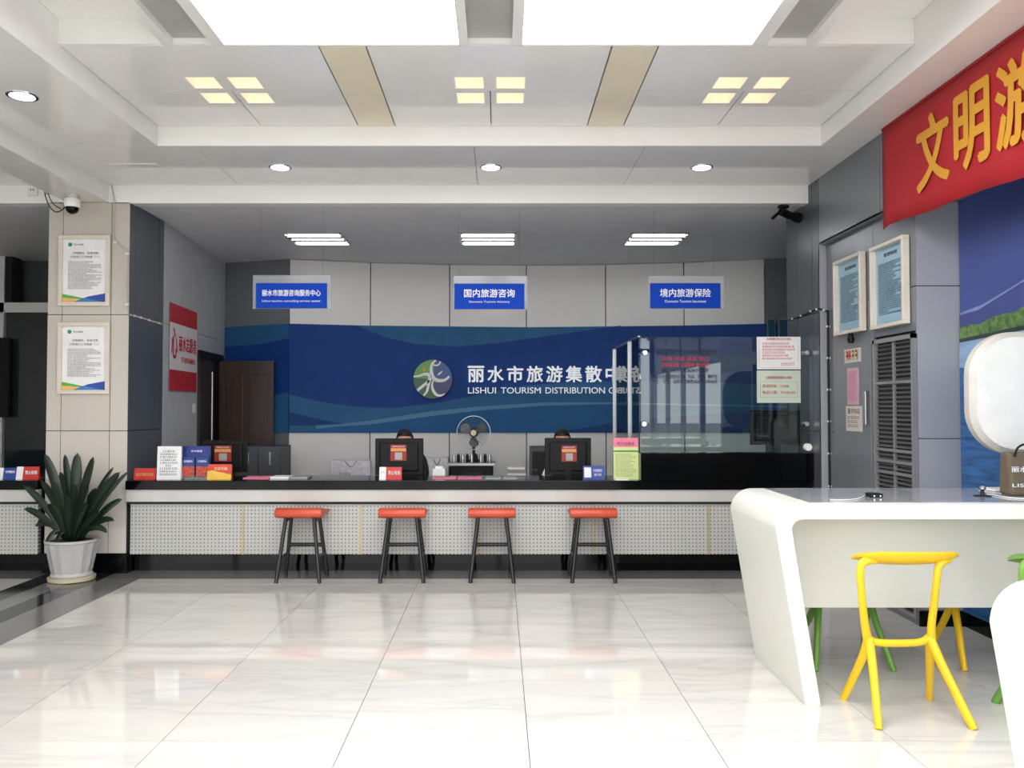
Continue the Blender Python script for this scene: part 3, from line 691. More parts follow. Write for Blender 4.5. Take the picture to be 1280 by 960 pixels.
for k, lab in ((-1, 'left blue leaflet with a red festival picture in the holder'), (1, 'right blue leaflet with a red festival picture in the holder')):
    cx_ = (x0 + x1) / 2 + k * w * .5
    b = thing('leaflet', lab, 'leaflet', (cx_, 7.415, CZ + .013), group=None); hw = w * .44; hh = h * .62
    B(-hw, hw, .0, .008, 0, hh).build('cover', M('leaflet_blue', (22, 52, 124), rough=.4), b)
    B(-hw, hw, -.002, 0, 0, hh * .55).build('picture', M('leaflet_picture', (176, 64, 40), rough=.4, noise=.8, scale=45), b)
    text('古城丽水', hw * 1.5, .02, 0, hh * .8, -.003, white_ink, b, 'title')
t, w, h, ti = card('counter_card', 'red and yellow picture card leaning on the counter right of the brochures', 'card', 259, 580.5, 289, 7.36, M('sunset_red', (205, 70, 50), rough=.5, noise=.15))
m = MB(); vs = [(-w, 0), (w, 0), (w, h * .32), (w * .3, h * .45), (-w * .1, h * .5), (-w * .5, h * .6), (-w, h * .55)]
m.add([(a, ti * b / h - .002, b) for a, b in vs], [tuple(range(7))]); m.build('yellow_picture', M('sunset_yellow', (236, 190, 70), rough=.5, noise=.2), t)
ctext(t, '欢迎光临', w * 1.1, h * .22, w * .1, h * .72, h, ti, M('card_cream_text', (245, 215, 160)))
t, w, h, ti = card('counter_card', 'small red and white no-smoking card in front of the left monitor', 'card', 474, 584, 502, 7.36, redc)
MB().add([(-w, -.003, 0), (-w * .4, -.003, 0), (-w * .4, ti - .003, h), (-w, ti - .003, h)], [(0, 1, 2, 3)]).build('white_panel', paper, t)
MB().add([(-w * .7 + .016 * math.cos(a) * k, -.004 + ti * .5, h * .5 + .016 * math.sin(a) * k) for a in [i * math.pi / 8 for i in range(16)] for k in (1, .78)],
         [(2 * i, 2 * i + 1, (2 * i + 3) % 32, (2 * i + 2) % 32) for i in range(16)]).build('no_smoking_ring', ink_red, t)
ctext(t, '禁止吸烟', w * 1.05, h * .33, w * .32, h * .55, h, ti, white_ink)
t, w, h, ti = card('counter_card', 'small blue counter card right of the middle monitor', 'card', 729, 582.5, 756, 7.36, bluec)
MB().add([(-w * .9, -.003 + ti * .15, h * .15), (-w * .25, -.003 + ti * .15, h * .15), (-w * .25, ti * .88 - .003, h * .88), (-w * .9, ti * .88 - .003, h * .88)], [(0, 1, 2, 3)]).build('white_panel', paper, t)
ctext(t, '文明服务', w * .85, h * .22, w * .35, h * .66, h, ti, white_ink); ctext(t, '窗口岗', w * .65, h * .2, w * .35, h * .36, h, ti, white_ink)
t, w, h, ti = card('notice_stand', 'tall pink and yellow notice standing on the counter beside the glass screen', 'notice', 767, 547.5, 798, 7.36, M('pale_yellow_paper', (206, 218, 150), rough=.7))
pk = M('pink_paper', (226, 128, 150), rough=.7)
def cq(t, a, b, c, d, mat, nm): MB().add([(a, ti * c / h - .002, c), (b, ti * c / h - .002, c), (b, ti * d / h - .002, d), (a, ti * d / h - .002, d)], [(0, 1, 2, 3)]).build(nm, mat, t)
cq(t, -w, w, h * .78, h, pk, 'pink_header'); cq(t, -w, w, h * .66, h * .70, M('green_line', (60, 140, 60)), 'green_band')
ctext(t, '代订出租车', w * 1.4, h * .09, 0, h * .86, h, ti, M('maroon_text', (120, 30, 60)))
m = MB(); print_lines(m, -w * .85, w * .85, h * .06, h * .62, 13, 0, 0, seed=12)
for i, v in enumerate(m.v): m.v[i] = (v[0], ti * v[2] / h - .003, v[2])
m.build('printed_text', M('olive_ink', (130, 140, 90)), t)
# cards on the left counter
t, w, h, ti = card('counter_card', 'blue card on the left counter, beside the red card near the plant', 'card', 4, 585, 20, 7.36, bluec)
ctext(t, '文明服务', w * 1.5, h * .22, 0, h * .66, h, ti, white_ink)
t, w, h, ti = card('counter_card', 'red card with white end on the left counter behind the plant leaves', 'card', 20, 583.5, 48, 7.36, redc)
MB().add([(-w, -.003, 0), (-w * .4, -.003, 0), (-w * .4, ti - .003, h), (-w, ti - .003, h)], [(0, 1, 2, 3)]).build('white_panel', paper, t)
ctext(t, '禁止吸烟', w * 1.05, h * .3, w * .32, h * .55, h, ti, white_ink)
t, w, h, ti = card('counter_card', 'small white card on the left counter at the left edge of the view', 'card', -14, 585, 3, 7.36, paper)
# papers lying flat
def flat(name, label, cat_, px0, px1, Y, d, mat, th=.004, pages=False):
    x0 = (px0 - VX) / F * Y; x1 = (px1 - VX) / F * Y
    m = MB().box(-(x1 - x0) / 2, (x1 - x0) / 2, -d / 2, d / 2, 0, th)
    return tag(m.build(name, mat, loc=((x0 + x1) / 2, Y, CZ)), label, cat_)
flat('paper_sheet', 'pink paper lying flat on the left part of the counter', 'paper', 309, 341, 7.55, .22, pk, .008)
flat('paper_stack', 'pale stack of leaflets on the counter right of the left pink paper', 'papers', 342, 365, 7.55, .2, paper, .015)
flat('paper_stack', 'small grey stack of leaflets on the counter left of the silver gift bags', 'papers', 366, 388, 7.55, .2, M('grey_paper', (150, 155, 155)), .015)
flat('paper_sheet', 'pink paper on the counter just right of the seated clerk, left of a second one', 'paper', 542, 571, 7.52, .2, pk, .007)
flat('paper_sheet', 'pink paper on the counter below the electric fan', 'paper', 573, 602, 7.52, .2, pk, .007)
flat('paper_stack', 'grey leaflets on the counter right of the pink papers', 'papers', 607, 626, 7.5, .18, M('grey_paper', (150, 155, 155)), .01)
flat('paper_stack', 'thin pale leaflets on the counter, left of the right-hand monitor', 'papers', 629, 646, 7.5, .18, M('grey_paper', (150, 155, 155)), .01)
flat('paper_stack', 'white papers under the pink and yellow notice', 'papers', 768, 784, 7.33, .1, paper, .008)
def desk_item(o, x, y, z=.73): o.location = (x, y, z); return o
# books
bk = thing('book_stack', 'low stack of pale books on the desk between fan and right monitor', 'books', (at(645, 590, 8.1)[0], 8.1, .73))
for k in range(5):
    B(-.1 + .005 * k, .1 - .004 * k, -.07, .07, .03 * k, .03 * k + .027).build('book', M('book_%d' % (k % 2), ((190, 186, 175), (120, 118, 112))[k % 2]), bk)
tf = thing('tissue_box', 'small white box on the desk right of the left clerk', 'box', (at(549, 590, 7.95)[0], 7.95, .73)); B(-.06, .06, -.05, .05, 0, .14).build('box_body', paper, tf, bevel=.004); B(-.035, .035, -.01, .01, .14, .16).build('flap', paper, tf)
pp = thing('paper_stack', 'loose white papers on the desk behind the blue card', 'papers', (at(700, 590, 7.85)[0] + .0, 7.83, .73))
for k in range(4): MB().box(-.15, .12, -.09, .09, .022 * k, .022 * k + .006).build('sheet', paper, pp)
lp_ = MB().add([(0, 0, 0), (.12, 0, 0), (.12, .02, .2), (.09, .02, .22), (0, .003, 0), (.12, .003, 0), (.12, .023, .2), (.09, .023, .22)], [(0, 1, 2, 3), (7, 6, 5, 4), (0, 4, 5, 1), (1, 5, 6, 2), (2, 6, 7, 3), (3, 7, 4, 0)])
tag(lp_.build('paper_sheet', paper, loc=(at(674, 590, 7.95)[0], 8.0, .73)), 'white sheet propped up against the left edge of the right monitor', 'paper')

# gift bags at the back (silver) on a low cabinet
cab_m = M('grey_cabinet', (70, 72, 76), rough=.45)
silver = M('silver_bag', (206, 204, 210), rough=.45, metal=.1, noise=.15, scale=20)
sd = thing('sideboard', 'long low grey sideboard along the back wall', 'cabinet', (-.9, 9.95, 0))
B(-1.2, 1.22, -.25, .2, 0, .60).build('body', cab_m, sd)
for k in range(5): 
    dd = B(-1.18 + .478 * k, -1.18 + .478 * k + .465, -.27, -.25, .03, .58).build('cabinet_door', cab_m, sd); B(-1.18 + .478 * k + .42, -1.18 + .478 * k + .44, -.285, -.27, .35, .5).build('handle', chrome, dd)
for px0, px1, py, lab, Yb in ((415, 464, 575, 'silver gift bag with a red cord handle left of the left monitor', 9.85), (532, 561, 572, 'silver gift bag with a red cord handle, right of the left clerk', 9.85)):
    x0, z1 = at(px0, py, Yb); x1, _ = at(px1, py, Yb); w = (x1 - x0) / 2
    g = thing('gift_bag', lab, 'bag', ((x0 + x1) / 2, Yb, .60)); h = z1 - .6
    MB().prism([(-w, 0), (w, 0), (w * .98, h), (-w * .98, h)], -.06, .06, axis='y').build('bag_body', silver, g)
    MB().tube(cat([(-w * .3, -.064, h * .97), (-w * .1, -.068, h * .74), (w * .02, -.068, h * .68), (w * .15, -.068, h * .74), (w * .3, -.064, h * .97)]), .004, 6).build('cord_handle', M('maroon_cord', (110, 40, 50)), g)
    if w > .2: text('丽水旅游礼品', w * .6, .04, -w * .3, h * .3, -.063, ink, g, 'bag_text')
# grey filing cabinet by the brown door & cabinet strip
fc = thing('filing_cabinet', 'dark grey cabinet with small handles in front of the brown door', 'cabinet', (at(331, 580, 9.3)[0], 9.3, 0)); ztop = at(331, 557, 9.3)[1]
B(-.27, .24, -.2, .2, 0, ztop).build('body', cab_m, fc)
for k in (-1, 1):
    dd = B(-.015 + k * .125 - .12, -.015 + k * .125 + .12, -.215, -.2, .05, ztop - .03).build('cabinet_door', cab_m, fc); B(k * .02 + .1 * k - .01, k * .02 + .1 * k + .01, -.235, -.215, ztop - .2, ztop - .06).build('handle', alu, dd)
# small grey cabinet right
rc = thing('small_cabinet', 'small dark grey cabinet on the floor by the back wall, left of the right monitor', 'cabinet', (at(676, 580, 9.9)[0], 9.9, 0)); zt = at(676, 558, 9.9)[1]
B(-.13, .2, -.2, .2, 0, zt).build('body', cab_m, rc, bevel=.005); B(-.11, .18, -.215, -.2, zt - .25, zt - .05).build('drawer', dark_pl, rc); B(-.11, .18, -.215, -.2, .1, zt - .27).build('drawer', dark_pl, rc)
# printer with stamps under the fan
pr = thing('printer', 'black boxy printer on a stand below the fan', 'printer', (at(590, 580, 9.4)[0], 9.4, 0)); zp = at(590, 580, 9.5)[1]
B(-.24, .24, -.2, .2, .6, zp).build('body', black_pl, pr, bevel=.01); B(-.26, .26, -.22, .22, zp, zp + .03).build('lid', alu, pr, bevel=.004)
B(-.24, .24, -.2, .2, 0, .6).build('stand', dark_pl, pr); B(-.1, .12, -.24, -.2, .68, .74).build('paper_tray', dark_pl, pr)
for k in range(9):
    o = MB().lathe([(.018, 0), (.018, .07), (.01, .085), (.01, .095)], 10).build('stamp', black_pl if k % 2 else alu, loc=(pr.location.x - .2 + .05 * k, 9.34, zp + .03))
    tag(o, 'small stamp or bottle in the row on top of the printer under the fan', 'stamp', 'row of small stamps on the printer')
# fan
fx, fz = at(592, 541, 9.42); fan = thing('electric_fan', 'pedestal table fan with round wire guard and grey blades behind the counter', 'fan', (fx, 9.45, zp + .03)); hz = fz - zp - .03; fr = .19
MB().lathe([(.09, 0), (.09, .015), (.03, .025), (.018, .05), (.015, hz - .02)], 20, c=(0, .06, 0)).build('stand', dark_pl, fan)
MB().lathe([(.03, -.05), (.05, -.02), (.055, .06), (.03, .1)], 20, c=(0, .03, hz), ax='y').build('motor', dark_pl, fan)
wire = M('fan_wire', (120, 120, 118), rough=.3, metal=.6)
m = MB()
for s_, yy in ((1, -.07), (1, .03)):
    for k in range(30):
        a = 2 * math.pi * k / 30
        m.tube([(.04 * math.cos(a), yy, hz + .04 * math.sin(a)), (fr * .7 * math.cos(a + .1), yy * 1.0, hz + fr * .7 * math.sin(a + .1)), (fr * math.cos(a + .15), -.02, hz + fr * math.sin(a + .15))], .0012, 4, caps=False)
g_ = m.build('wire_guard', wire, fan); g_['kind'] = 'stuff'
MB().tube([(fr * math.cos(a), -.02, hz + fr * math.sin(a)) for a in [i * math.pi / 20 for i in range(41)]], .005, 6).build('guard_rim', M('fan_rim', (170, 172, 170), rough=.3, metal=.5), fan)
for k in range(3):
    a0 = 2 * math.pi * k / 3 - .5 + math.pi; pts = []
    for i in range(13):
        u = i / 12; r_ = .04 + .115 * math.sin(math.pi * (u * .5)) if u < .5 else .0
    out = [(.03, -.25), (.07, -.42), (.12, -.5), (.15, -.3), (.16, 0), (.155, .3), (.12, .5), (.07, .42), (.03, .3)]
    vs = []
    for yy in (-.02, -.016):
        for r_, q in out: vs.append((r_ * math.cos(a0 + q), yy - .02 * q, hz + r_ * math.sin(a0 + q)))
    n = len(out); MB().add(vs, [tuple(range(n)), tuple(range(n, 2 * n))[::-1]] + [(i, (i + 1) % n, n + (i + 1) % n, n + i) for i in range(n)]).build('blade', M('fan_blade', (82, 84, 88), rough=.4), fan)
MB().lathe([(.03, -.078), (.036, -.07), (.036, -.06)], 20, c=(0, 0, hz), ax='y').build('hub_badge', M('fan_badge', (205, 195, 160), rough=.4), fan)

# ================================================================== HANGING SIGNS
sb = M('sign_blue', (12, 66, 180), spec=.15, rough=.6, emit=.0, noise=.02)
for (a0, a1, b0, b1, at0, at1, bt0, bt1, wires, zh, en, lab) in (
    (316, 413, 320, 409, 344, 386, 354, 385.5, (326, 403), '丽水市旅游咨询服务中心', 'Lishui tourism consulting service center', 'blue hanging sign on clear acrylic for the tourism consulting service center, leftmost of three'),
    (567, 659, 568, 655.5, 345, 387, 354.5, 386.5, (574, 649), '国内旅游咨询', 'Domestic Tourism Advisory', 'blue hanging sign for domestic tourism advisory, middle of the three signs'),
    (811, 905, 812.5, 900.5, 345, 386, 354, 385.5, (818, 893), '境内旅游保险', 'Domestic Tourism Insurance', 'blue hanging sign for domestic tourism insurance, nearest the right wall')):
    Y = 7.6; c = (a0 + a1) / 2; cx = at(c, 370, Y)[0]
    t = thing('hanging_sign', lab, 'sign', (cx, Y, at(c, at1, Y)[1])); z0 = t.location.z
    X = lambda p: at(p, 370, Y)[0] - cx
    Z = lambda p: at(c, p, Y)[1] - z0
    B(X(a0), X(a1), 0, .006, 0, Z(at0)).build('acrylic_sheet', ACR, t)
    B(X(b0), X(b1), -.008, 0, Z(bt1), Z(bt0)).build('blue_panel', sb, t, bevel=.003)
    w = X(b1) - X(b0)
    text(zh, w * (.82 if len(zh) > 8 else .72), .058 if len(zh) > 8 else .075, (X(b0) + X(b1)) / 2, Z(bt0) - .09, -.011, white_ink, t, 'chinese_line', .003, .015)
    text(en, w * (.82 if len(zh) > 8 else .58), .024, (X(b0) + X(b1)) / 2, Z(bt1) + .065, -.011, white_ink, t, 'english_line', .003)
    for p in wires:
        MB().tube([(X(p), .003, Z(at0) - .015), (X(p), .003, ZB - z0)], .001, 5).build('wire', M('wire_grey', (120, 120, 122), rough=.6), t)

# ================================================================== STOOLS AT COUNTER
seat_r = M('red_wood_seat', (190, 72, 46), rough=.4, noise=.08, scale=8); leg_b = M('black_steel', (20, 22, 24), rough=.4)
stool = thing('counter_stool', '', 'stool', (-1.665, 7.075, 0))
prof = [(-.17, .545), (-.178, .575), (-.165, .605), (-.13, .618), (-.06, .606), (.03, .588), (.11, .575), (.18, .572), (.215, .566), (.18, .555), (.1, .545), (0, .548), (-.08, .54), (-.13, .532)]
MB().prism(prof, -.195, .195, axis='x', smooth=True).build('seat', seat_r, stool, bevel=.012)
LG = []
for sx_ in (-1, 1):
    for sy, yb in ((-1, -.16), (1, .16)):
        top_ = (sx_ * .115, -.09 if sy < 0 else .10, .55); bo = (sx_ * .18, yb, 0)
        LG.append((sx_, sy, top_, bo)); MB().tube([bo, top_], .0165, 10).build('leg', leg_b, stool)
def onleg(l, z): a, b = Vector(l[3]), Vector(l[2]); return a.lerp(b, z / .55)
for (i, j, z, r_) in ((0, 1, .20, .012), (2, 3, .20, .012), (1, 3, .27, .016), (0, 1, .5, .01), (2, 3, .5, .01)):
    MB().tube([onleg(LG[i], z), onleg(LG[j], z)], r_, 8).build('rung' if z < .4 else 'top_bar', leg_b, stool)
labs = ['red-seated black stool leftmost in the row at the counter', 'red-seated black stool second from the left, in front of the left monitor', 'red-seated black stool third from the left, under the fan', 'red-seated black stool rightmost in the row at the counter']
stool['label'] = labs[0]; stool['group'] = 'red stools along the counter'
for k, (x, r_) in enumerate(((-.81, .03), (-.06, 0), (.785, -.02))): dup(stool, (x, 7.075, 0), r_, labs[k + 1])

# ================================================================== RIGHT TABLES
marb_top = M('grey_marble_top', (150, 152, 156), rough=.08, noise=.22, scale=7)
def big_table(label, loc):
    t = thing('high_table', label, 'table', loc)
    # outline in x-z; leg leans: origin at foot outer left
    TL = 1.57; zt = .98; th = .075
    def arc(cx, cz, r, a0, a1, n=8): return [(cx + r * math.cos(R(a0 + (a1 - a0) * i / n)), cz + r * math.sin(R(a0 + (a1 - a0) * i / n))) for i in range(n + 1)]
    lean = -.14 / .85
    outer = [(0, 0)] + [(p[0], p[1]) for p in arc(-.02, .86, .12, 188, 90)]
    inner = [(.005, zt - th)] + []
    o_ = [(0, 0), (-.138, .86)] + arc(-.138 + .12, .86, .12, 175, 90) + [(TL, zt)]
    i_ = [(TL, zt - th)] + arc(-.138 + .08 + .055, zt - th - .055, .055, 90, 175) + [(-.138 + .082, .84), (.075, 0)]
    MB().prism(o_ + i_, 0, .8, axis='y', smooth=True).build('waterfall_shell', table_white, t, bevel=.003)
    B(.05, TL - .02, .06, .76, zt - .004, zt + .003).build('marble_inlay', marb_top, t)
    m = MB().prism([(-.03, .375 + .0), (TL, .375), (TL, zt - th), (-.055, zt - th)], .42, .46, axis='y')
    # keep the panel between leg and right end
    m = MB().prism([(.02, .375), (TL - .05, .375), (TL - .05, zt - th), (-.04, zt - th)], .42, .46, axis='y'); m.build('modesty_panel', table_white, t)
    MB().box(TL - .07, TL, 0, .5, 0, zt - th).build('end_leg', table_white, t)
    return t
T1 = big_table('large white high table with slanted waterfall leg and grey marble top on the right', (1.495, 4.10, 0))
T2 = dup(T1, (1.50, 1.53, 0), 0, 'nearest white high table, cut off at the lower right corner')

# bar chairs
def bar_chair(label, mat, loc, rotz, group=None):
    t = thing('bar_chair', label, 'chair', loc, rotz, group)
    # seat: curved plate
    n1, n2 = 14, 10; vs = []; fs = []
    for side in (0, 1):
        for i in range(n1 + 1):
            for j in range(n2 + 1):
                u = i / n1 * 2 - 1; v = j / n2 * 2 - 1
                wx = .24 * (1 - .10 * v * v); dy = .125 * (1 - .35 * u ** 4)
                x = u * wx + .005; y = v * dy + .0
                z = .765 - .022 * v - .02 * (1 - u * u) * (1 - v * v) - .03 * max(0, abs(u) - .8) / .2 * .5
                ed = max(abs(u), abs(v)); th = .03 * (1 - ed ** 6) + .012
                vs.append((x, y, z if side == 0 else z - th))
    K = (n1 + 1) * (n2 + 1)
    for i in range(n1):
        for j in range(n2):
            a = i * (n2 + 1) + j; fs.append((a, a + n2 + 1, a + n2 + 2, a + 1)); fs.append((K + a, K + a + 1, K + a + n2 + 2, K + a + n2 + 1))
    rim = [i * (n2 + 1) for i in range(n1 + 1)] + [n1 * (n2 + 1) + j for j in range(1, n2 + 1)] + [i * (n2 + 1) + n2 for i in range(n1 - 1, -1, -1)] + [j for j in range(n2 - 1, 0, -1)]
    for a, b in zip(rim, rim[1:] + rim[:1]): fs.append((a, b, K + b, K + a))
    MB().add(vs, fs, 0, True).build('seat', mat, t)
    for s_ in (-1, 1):
        post = cat([(-.16, -.05, .74), (-.222, -.07, .728), (-.238, -.075, .68), (-.222, -.055, .55), (-.195, -.02, .42), (-.172, 0, .34)], 5)
        if s_ > 0: post = cat([(.19, -.05, .745), (.135, -.075, .72), (.118, -.08, .66), (.118, -.055, .55), (.12, -.02, .42), (.13, 0, .34)], 5)
        k = len(post); MB().tube(post, [.019 - .003 * math.sin(math.pi * i / (k - 1)) for i in range(k)], 12, r2=[.024 - .006 * math.sin(math.pi * i / (k - 1)) for i in range(k)]).build('post', mat, t)
        nd = (-.17 if s_ < 0 else .12, 0, .36)
        for fy in (-.195, .195):
            leg = cat([nd, (-.178 if s_ < 0 else .15, fy * .30, .24), (s_ * .215, fy, 0)], 5); k = len(leg)
            MB().tube(leg, [.022 - .006 * i / (k - 1) for i in range(k)], 12, r2=[.024 - .004 * i / (k - 1) for i in range(k)]).build('leg', mat, t)
    MB().tube(cat([(-.17, 0, .35), (-.12, -.01, .337), (0, -.015, .337), (.08, -.01, .343), (.12, 0, .365)], 5), .016, 12, r2=.018).build('footrest', mat, t)
    return t
C1_ = bar_chair('yellow moulded bar chair standing in front of the white high table', yellow_pl, (1.93, 3.995, 0), 0)
C2_ = dup(C1_, (2.78, 4.82, 0), 0, 'yellow bar chair mostly hidden behind the white high table near the right edge')
C3_ = bar_chair('dark green bar chair behind the white high table, only its legs in view', green_pl, (1.96, 4.82, 0), math.pi)
C4_ = dup(C3_, (2.66, 3.95, 0), 0, 'light green bar chair at the right edge in front of the white high table')

# white kiosk panel, bag, small things on table
def rrect(w, h, r, n=8, sup=False):
    pts = []
    for cx, cz, a in ((w - r, h - r, 0), (-w + r, h - r, 90), (-w + r, -h + r, 180), (w - r, -h + r, 270)):
        for i in range(n + 1): q = R(a + 90 * i / n); pts.append((cx + r * math.cos(q), cz + r * math.sin(q)))
    return pts
x0, z1 = at(1210, 415, 4.72); _, z0 = at(1210, 568, 4.72)
ks = thing('display_screen', 'large white rounded display housing standing at the far end of the high table, right edge', 'screen', (3.05, 4.72, .983)); w = (3.07 - x0) / 2; hz_ = (z1 + z0) / 2 - .983; hh = (z1 - z0) / 2
def dshape(w, h, rl, rr):
    pts = []
    for cx, cz, a, r_, ex in ((w - rr, h - rr, 0, rr, 1), (-w + rl, h - rl, 90, rl, 1), (-w + rl, -h + rl, 180, rl, 1), (w - rr, -h + rr, 270, rr, 1)):
        for i in range(11): q_ = R(a + 9 * i); pts.append((cx + r_ * math.cos(q_), cz + r_ * math.sin(q_)))
    return pts
m = MB(); o1 = dshape(w, hh, .25, .06); o2 = dshape(w - .025, hh - .03, .225, .05); k = len(o1)
vs = [(a, .05, hz_ + b) for a, b in o1] + [(a, .0, hz_ + b) for a, b in o1] + [(a, -.03, hz_ + b) for a, b in o2]
KC = M('kiosk_cream_white', (228, 226, 218), rough=.35)
m.add(vs, [tuple(range(k))] + [(i, (i + 1) % k, k + (i + 1) % k, k + i) for i in range(k)] + [(k + i, k + (i + 1) % k, 2 * k + (i + 1) % k, 2 * k + i) for i in range(k)], 0)
m.build('housing', M('kiosk_rim', (196, 192, 182), rough=.4), ks)
MB().add([(a, -.031, hz_ + b) for a, b in o2], [tuple(range(k))]).build('front_face', KC, ks)
MB().box(.05, .11, 0, .04, .01, hz_ - hh + .03).build('stem', KC, ks); MB().box(-.1, .1, -.06, .1, 0, .012).build('foot', KC, ks, bevel=.004)
ks.scale = (1, 1, 1); ks.location.x = x0 + w
bgm = M('khaki_fabric', (98, 86, 68), rough=.8, noise=.1, scale=80, bump=.2)
bag = thing('khaki_bag', 'small khaki-brown bag with white lettering on the far end of the high table', 'bag', (at(1262, 600, 4.45)[0] + .17, 4.5, .983)); h = at(1270, 566, 4.45)[1] - .983
MB().add([(-.165, -.06, 0), (.165, -.06, 0), (.165, .06, 0), (-.165, .06, 0), (-.17, -.04, h), (.17, -.04, h), (.17, .04, h), (-.17, .04, h)], [(3, 2, 1, 0), (4, 5, 6, 7), (0, 1, 5, 4), (1, 2, 6, 5), (2, 3, 7, 6), (3, 0, 4, 7)]).build('bag_body', bgm, bag, bevel=.015)
MB().tube(cat([(-.14, -.045, h - .02), (-.12, -.05, h + .03), (-.06, -.05, h + .05), (.06, -.05, h + .05), (.12, -.05, h + .03), (.14, -.045, h - .02)]), .006, 8).build('handle', black_pl, bag)
text('丽水山居', .17, .03, -.08, h * .62, -.062, white_ink, bag, 'bag_text'); text('LISHUI', .15, .018, -.09, h * .25, -.068, white_ink, bag, 'bag_text')
def tp(px, py): # point on table top
    Y = (H - .983) * F / (py - VY); return ((px - VX) / F * Y, Y, .983)
p = tp(1091, 621); bb = thing('black_adapter', 'small black plug box lying on the marble table top with a white cable', 'adapter', p)
B(-.035, .035, -.03, .03, 0, .022).build('case', black_pl, bb, bevel=.004); B(-.02, -.012, -.04, -.03, .006, .014).build('pin', chrome, bb); B(.012, .02, -.04, -.03, .006, .014).build('pin', chrome, bb)
wc = M('white_cable', (225, 225, 225), rough=.4)
c1 = [tp(1084, 617), tp(1076, 622), tp(1066, 624.5), tp(1050, 625.5), tp(1036, 625)]
tag(MB().tube(cat([Vector(q) + Vector((0, 0, .004)) for q in c1]), .0028, 6).build('white_cable', wc), 'thin white cable curling left from the black adapter on the table top', 'cable')
p = tp(1226, 620); cl = thing('security_clip', 'small round metal device stand on the right part of the marble top', 'stand', p)
MB().lathe([(.045, 0), (.045, .004), (.012, .008), (.009, .03)], 20).build('base', dark_pl, cl); MB().lathe([(.008, .03), (.018, .038), (.018, .05), (.008, .056)], 14).build('head', chrome, cl)
tag(MB().tube(cat([Vector(tp(a, b)) + Vector((0, 0, .004)) for a, b in ((1232, 618), (1245, 620), (1258, 622.5), (1285, 624))]), .0028, 6).build('white_cable', wc), 'thin white cable running right from the round metal stand on the table', 'cable')

# ================================================================== PLANT
pot = thing('potted_plant', 'dark green strap-leaved plant in a fluted white pot, in front of the column', 'plant', (at(90, 700, 7.05)[0], 7.05, 0))
potm = M('white_ceramic_pot', (176, 174, 172), rough=.4, noise=.05)
MB().lathe([(.17, .0), (.182, .005), (.186, .032), (.16, .036)], 32).build('saucer', M('stained_saucer', (190, 180, 150), rough=.5, noise=.12), pot)
MB().lathe([(.15, .03), (.165, .05), (.152, .075)], 28).build('pot_foot', potm, pot)
MB().lathe([(.15, .07), (.158, .1), (.185, .24), (.202, .32)], 28, flute=.045).build('pot', potm, pot)
MB().lathe([(.2, .315), (.212, .325), (.212, .345), (.19, .345), (.185, .32)], 32).build('pot_rim', potm, pot)
MB().lathe([(.188, .30), (.188, .325)], 20).build('soil', M('soil', (40, 32, 26), rough=.95, noise=.4, scale=60), pot)
leafm = M('dark_green_leaf', (15, 34, 20), rough=.38, noise=.3, scale=9); pxc = 90
tips = [(56, 567, 0, 1.1), (29, 607, .08, .8), (30, 636, .1, .8), (44, 658, .12, .75), (81, 568, .12, .8), (97, 566, -.02, 1.2), (117, 571, -.1, 1), (142, 584, .05, .6), (161, 589, .1, .5), (150, 590, -.12, 1.0), (153, 624, .05, .8),
        (143, 651, -.05, .7), (134, 666, -.1, .7), (57, 680, -.15, .6), (68, 684, -.16, .6), (66, 600, -.15, 1.1), (108, 600, .18, 1.1), (120, 610, .2, 1), (75, 590, .2, 1), (60, 630, -.2, .9), (125, 640, -.2, .9), (95, 605, -.2, 1.1), (50, 600, .2, .9), (135, 605, .22, .8), (85, 620, -.22, 1), (110, 630, -.25, .9)]
for k, (px, py, dy, wf) in enumerate(tips):
    Yt = 7.05 + dy; tx, tz = at(px, py, Yt); tx -= pot.location.x; bx_, bz = (px - pxc) * .0012, .33
    hi = tz - bz; low = hi < .25
    P0 = Vector((bx_, dy * .15, bz)); P3 = Vector((tx, dy, tz))
    P1 = P0 + Vector((tx * .25, dy * .25, max(hi * .55, .13))); P2 = P0.lerp(P3, .72) + Vector((0, 0, .07 if not low else .10))
    n = 12; vs = []; fs = []
    for i in range(n + 1):
        t_ = i / n; q = P0 * (1 - t_) ** 3 + P1 * 3 * t_ * (1 - t_) ** 2 + P2 * 3 * t_ * t_ * (1 - t_) + P3 * t_ ** 3
        dq = (P1 - P0) * 3 * (1 - t_) ** 2 + (P2 - P1) * 6 * t_ * (1 - t_) + (P3 - P2) * 3 * t_ * t_
        sd_ = dq.cross(Vector((.25 * math.sin(k * 1.7), -1, .1))).normalized()
        wd = wf * (.007 + .031 * math.sin(math.pi * min(1, (t_ * .9 + .05)) ** 1.3)) if t_ < 1 else .001
        nn = dq.cross(sd_).normalized()
        vs += [q - sd_ * wd, q + nn * wd * .3, q + sd_ * wd]
    for i in range(n):
        a = 3 * i; fs += [(a, a + 1, a + 4, a + 3), (a + 1, a + 2, a + 5, a + 4)]
    o = MB().add(vs, fs, 0, True).build('leaf', leafm, pot); sm = o.modifiers.new('s', 'SOLIDIFY'); sm.thickness = .002

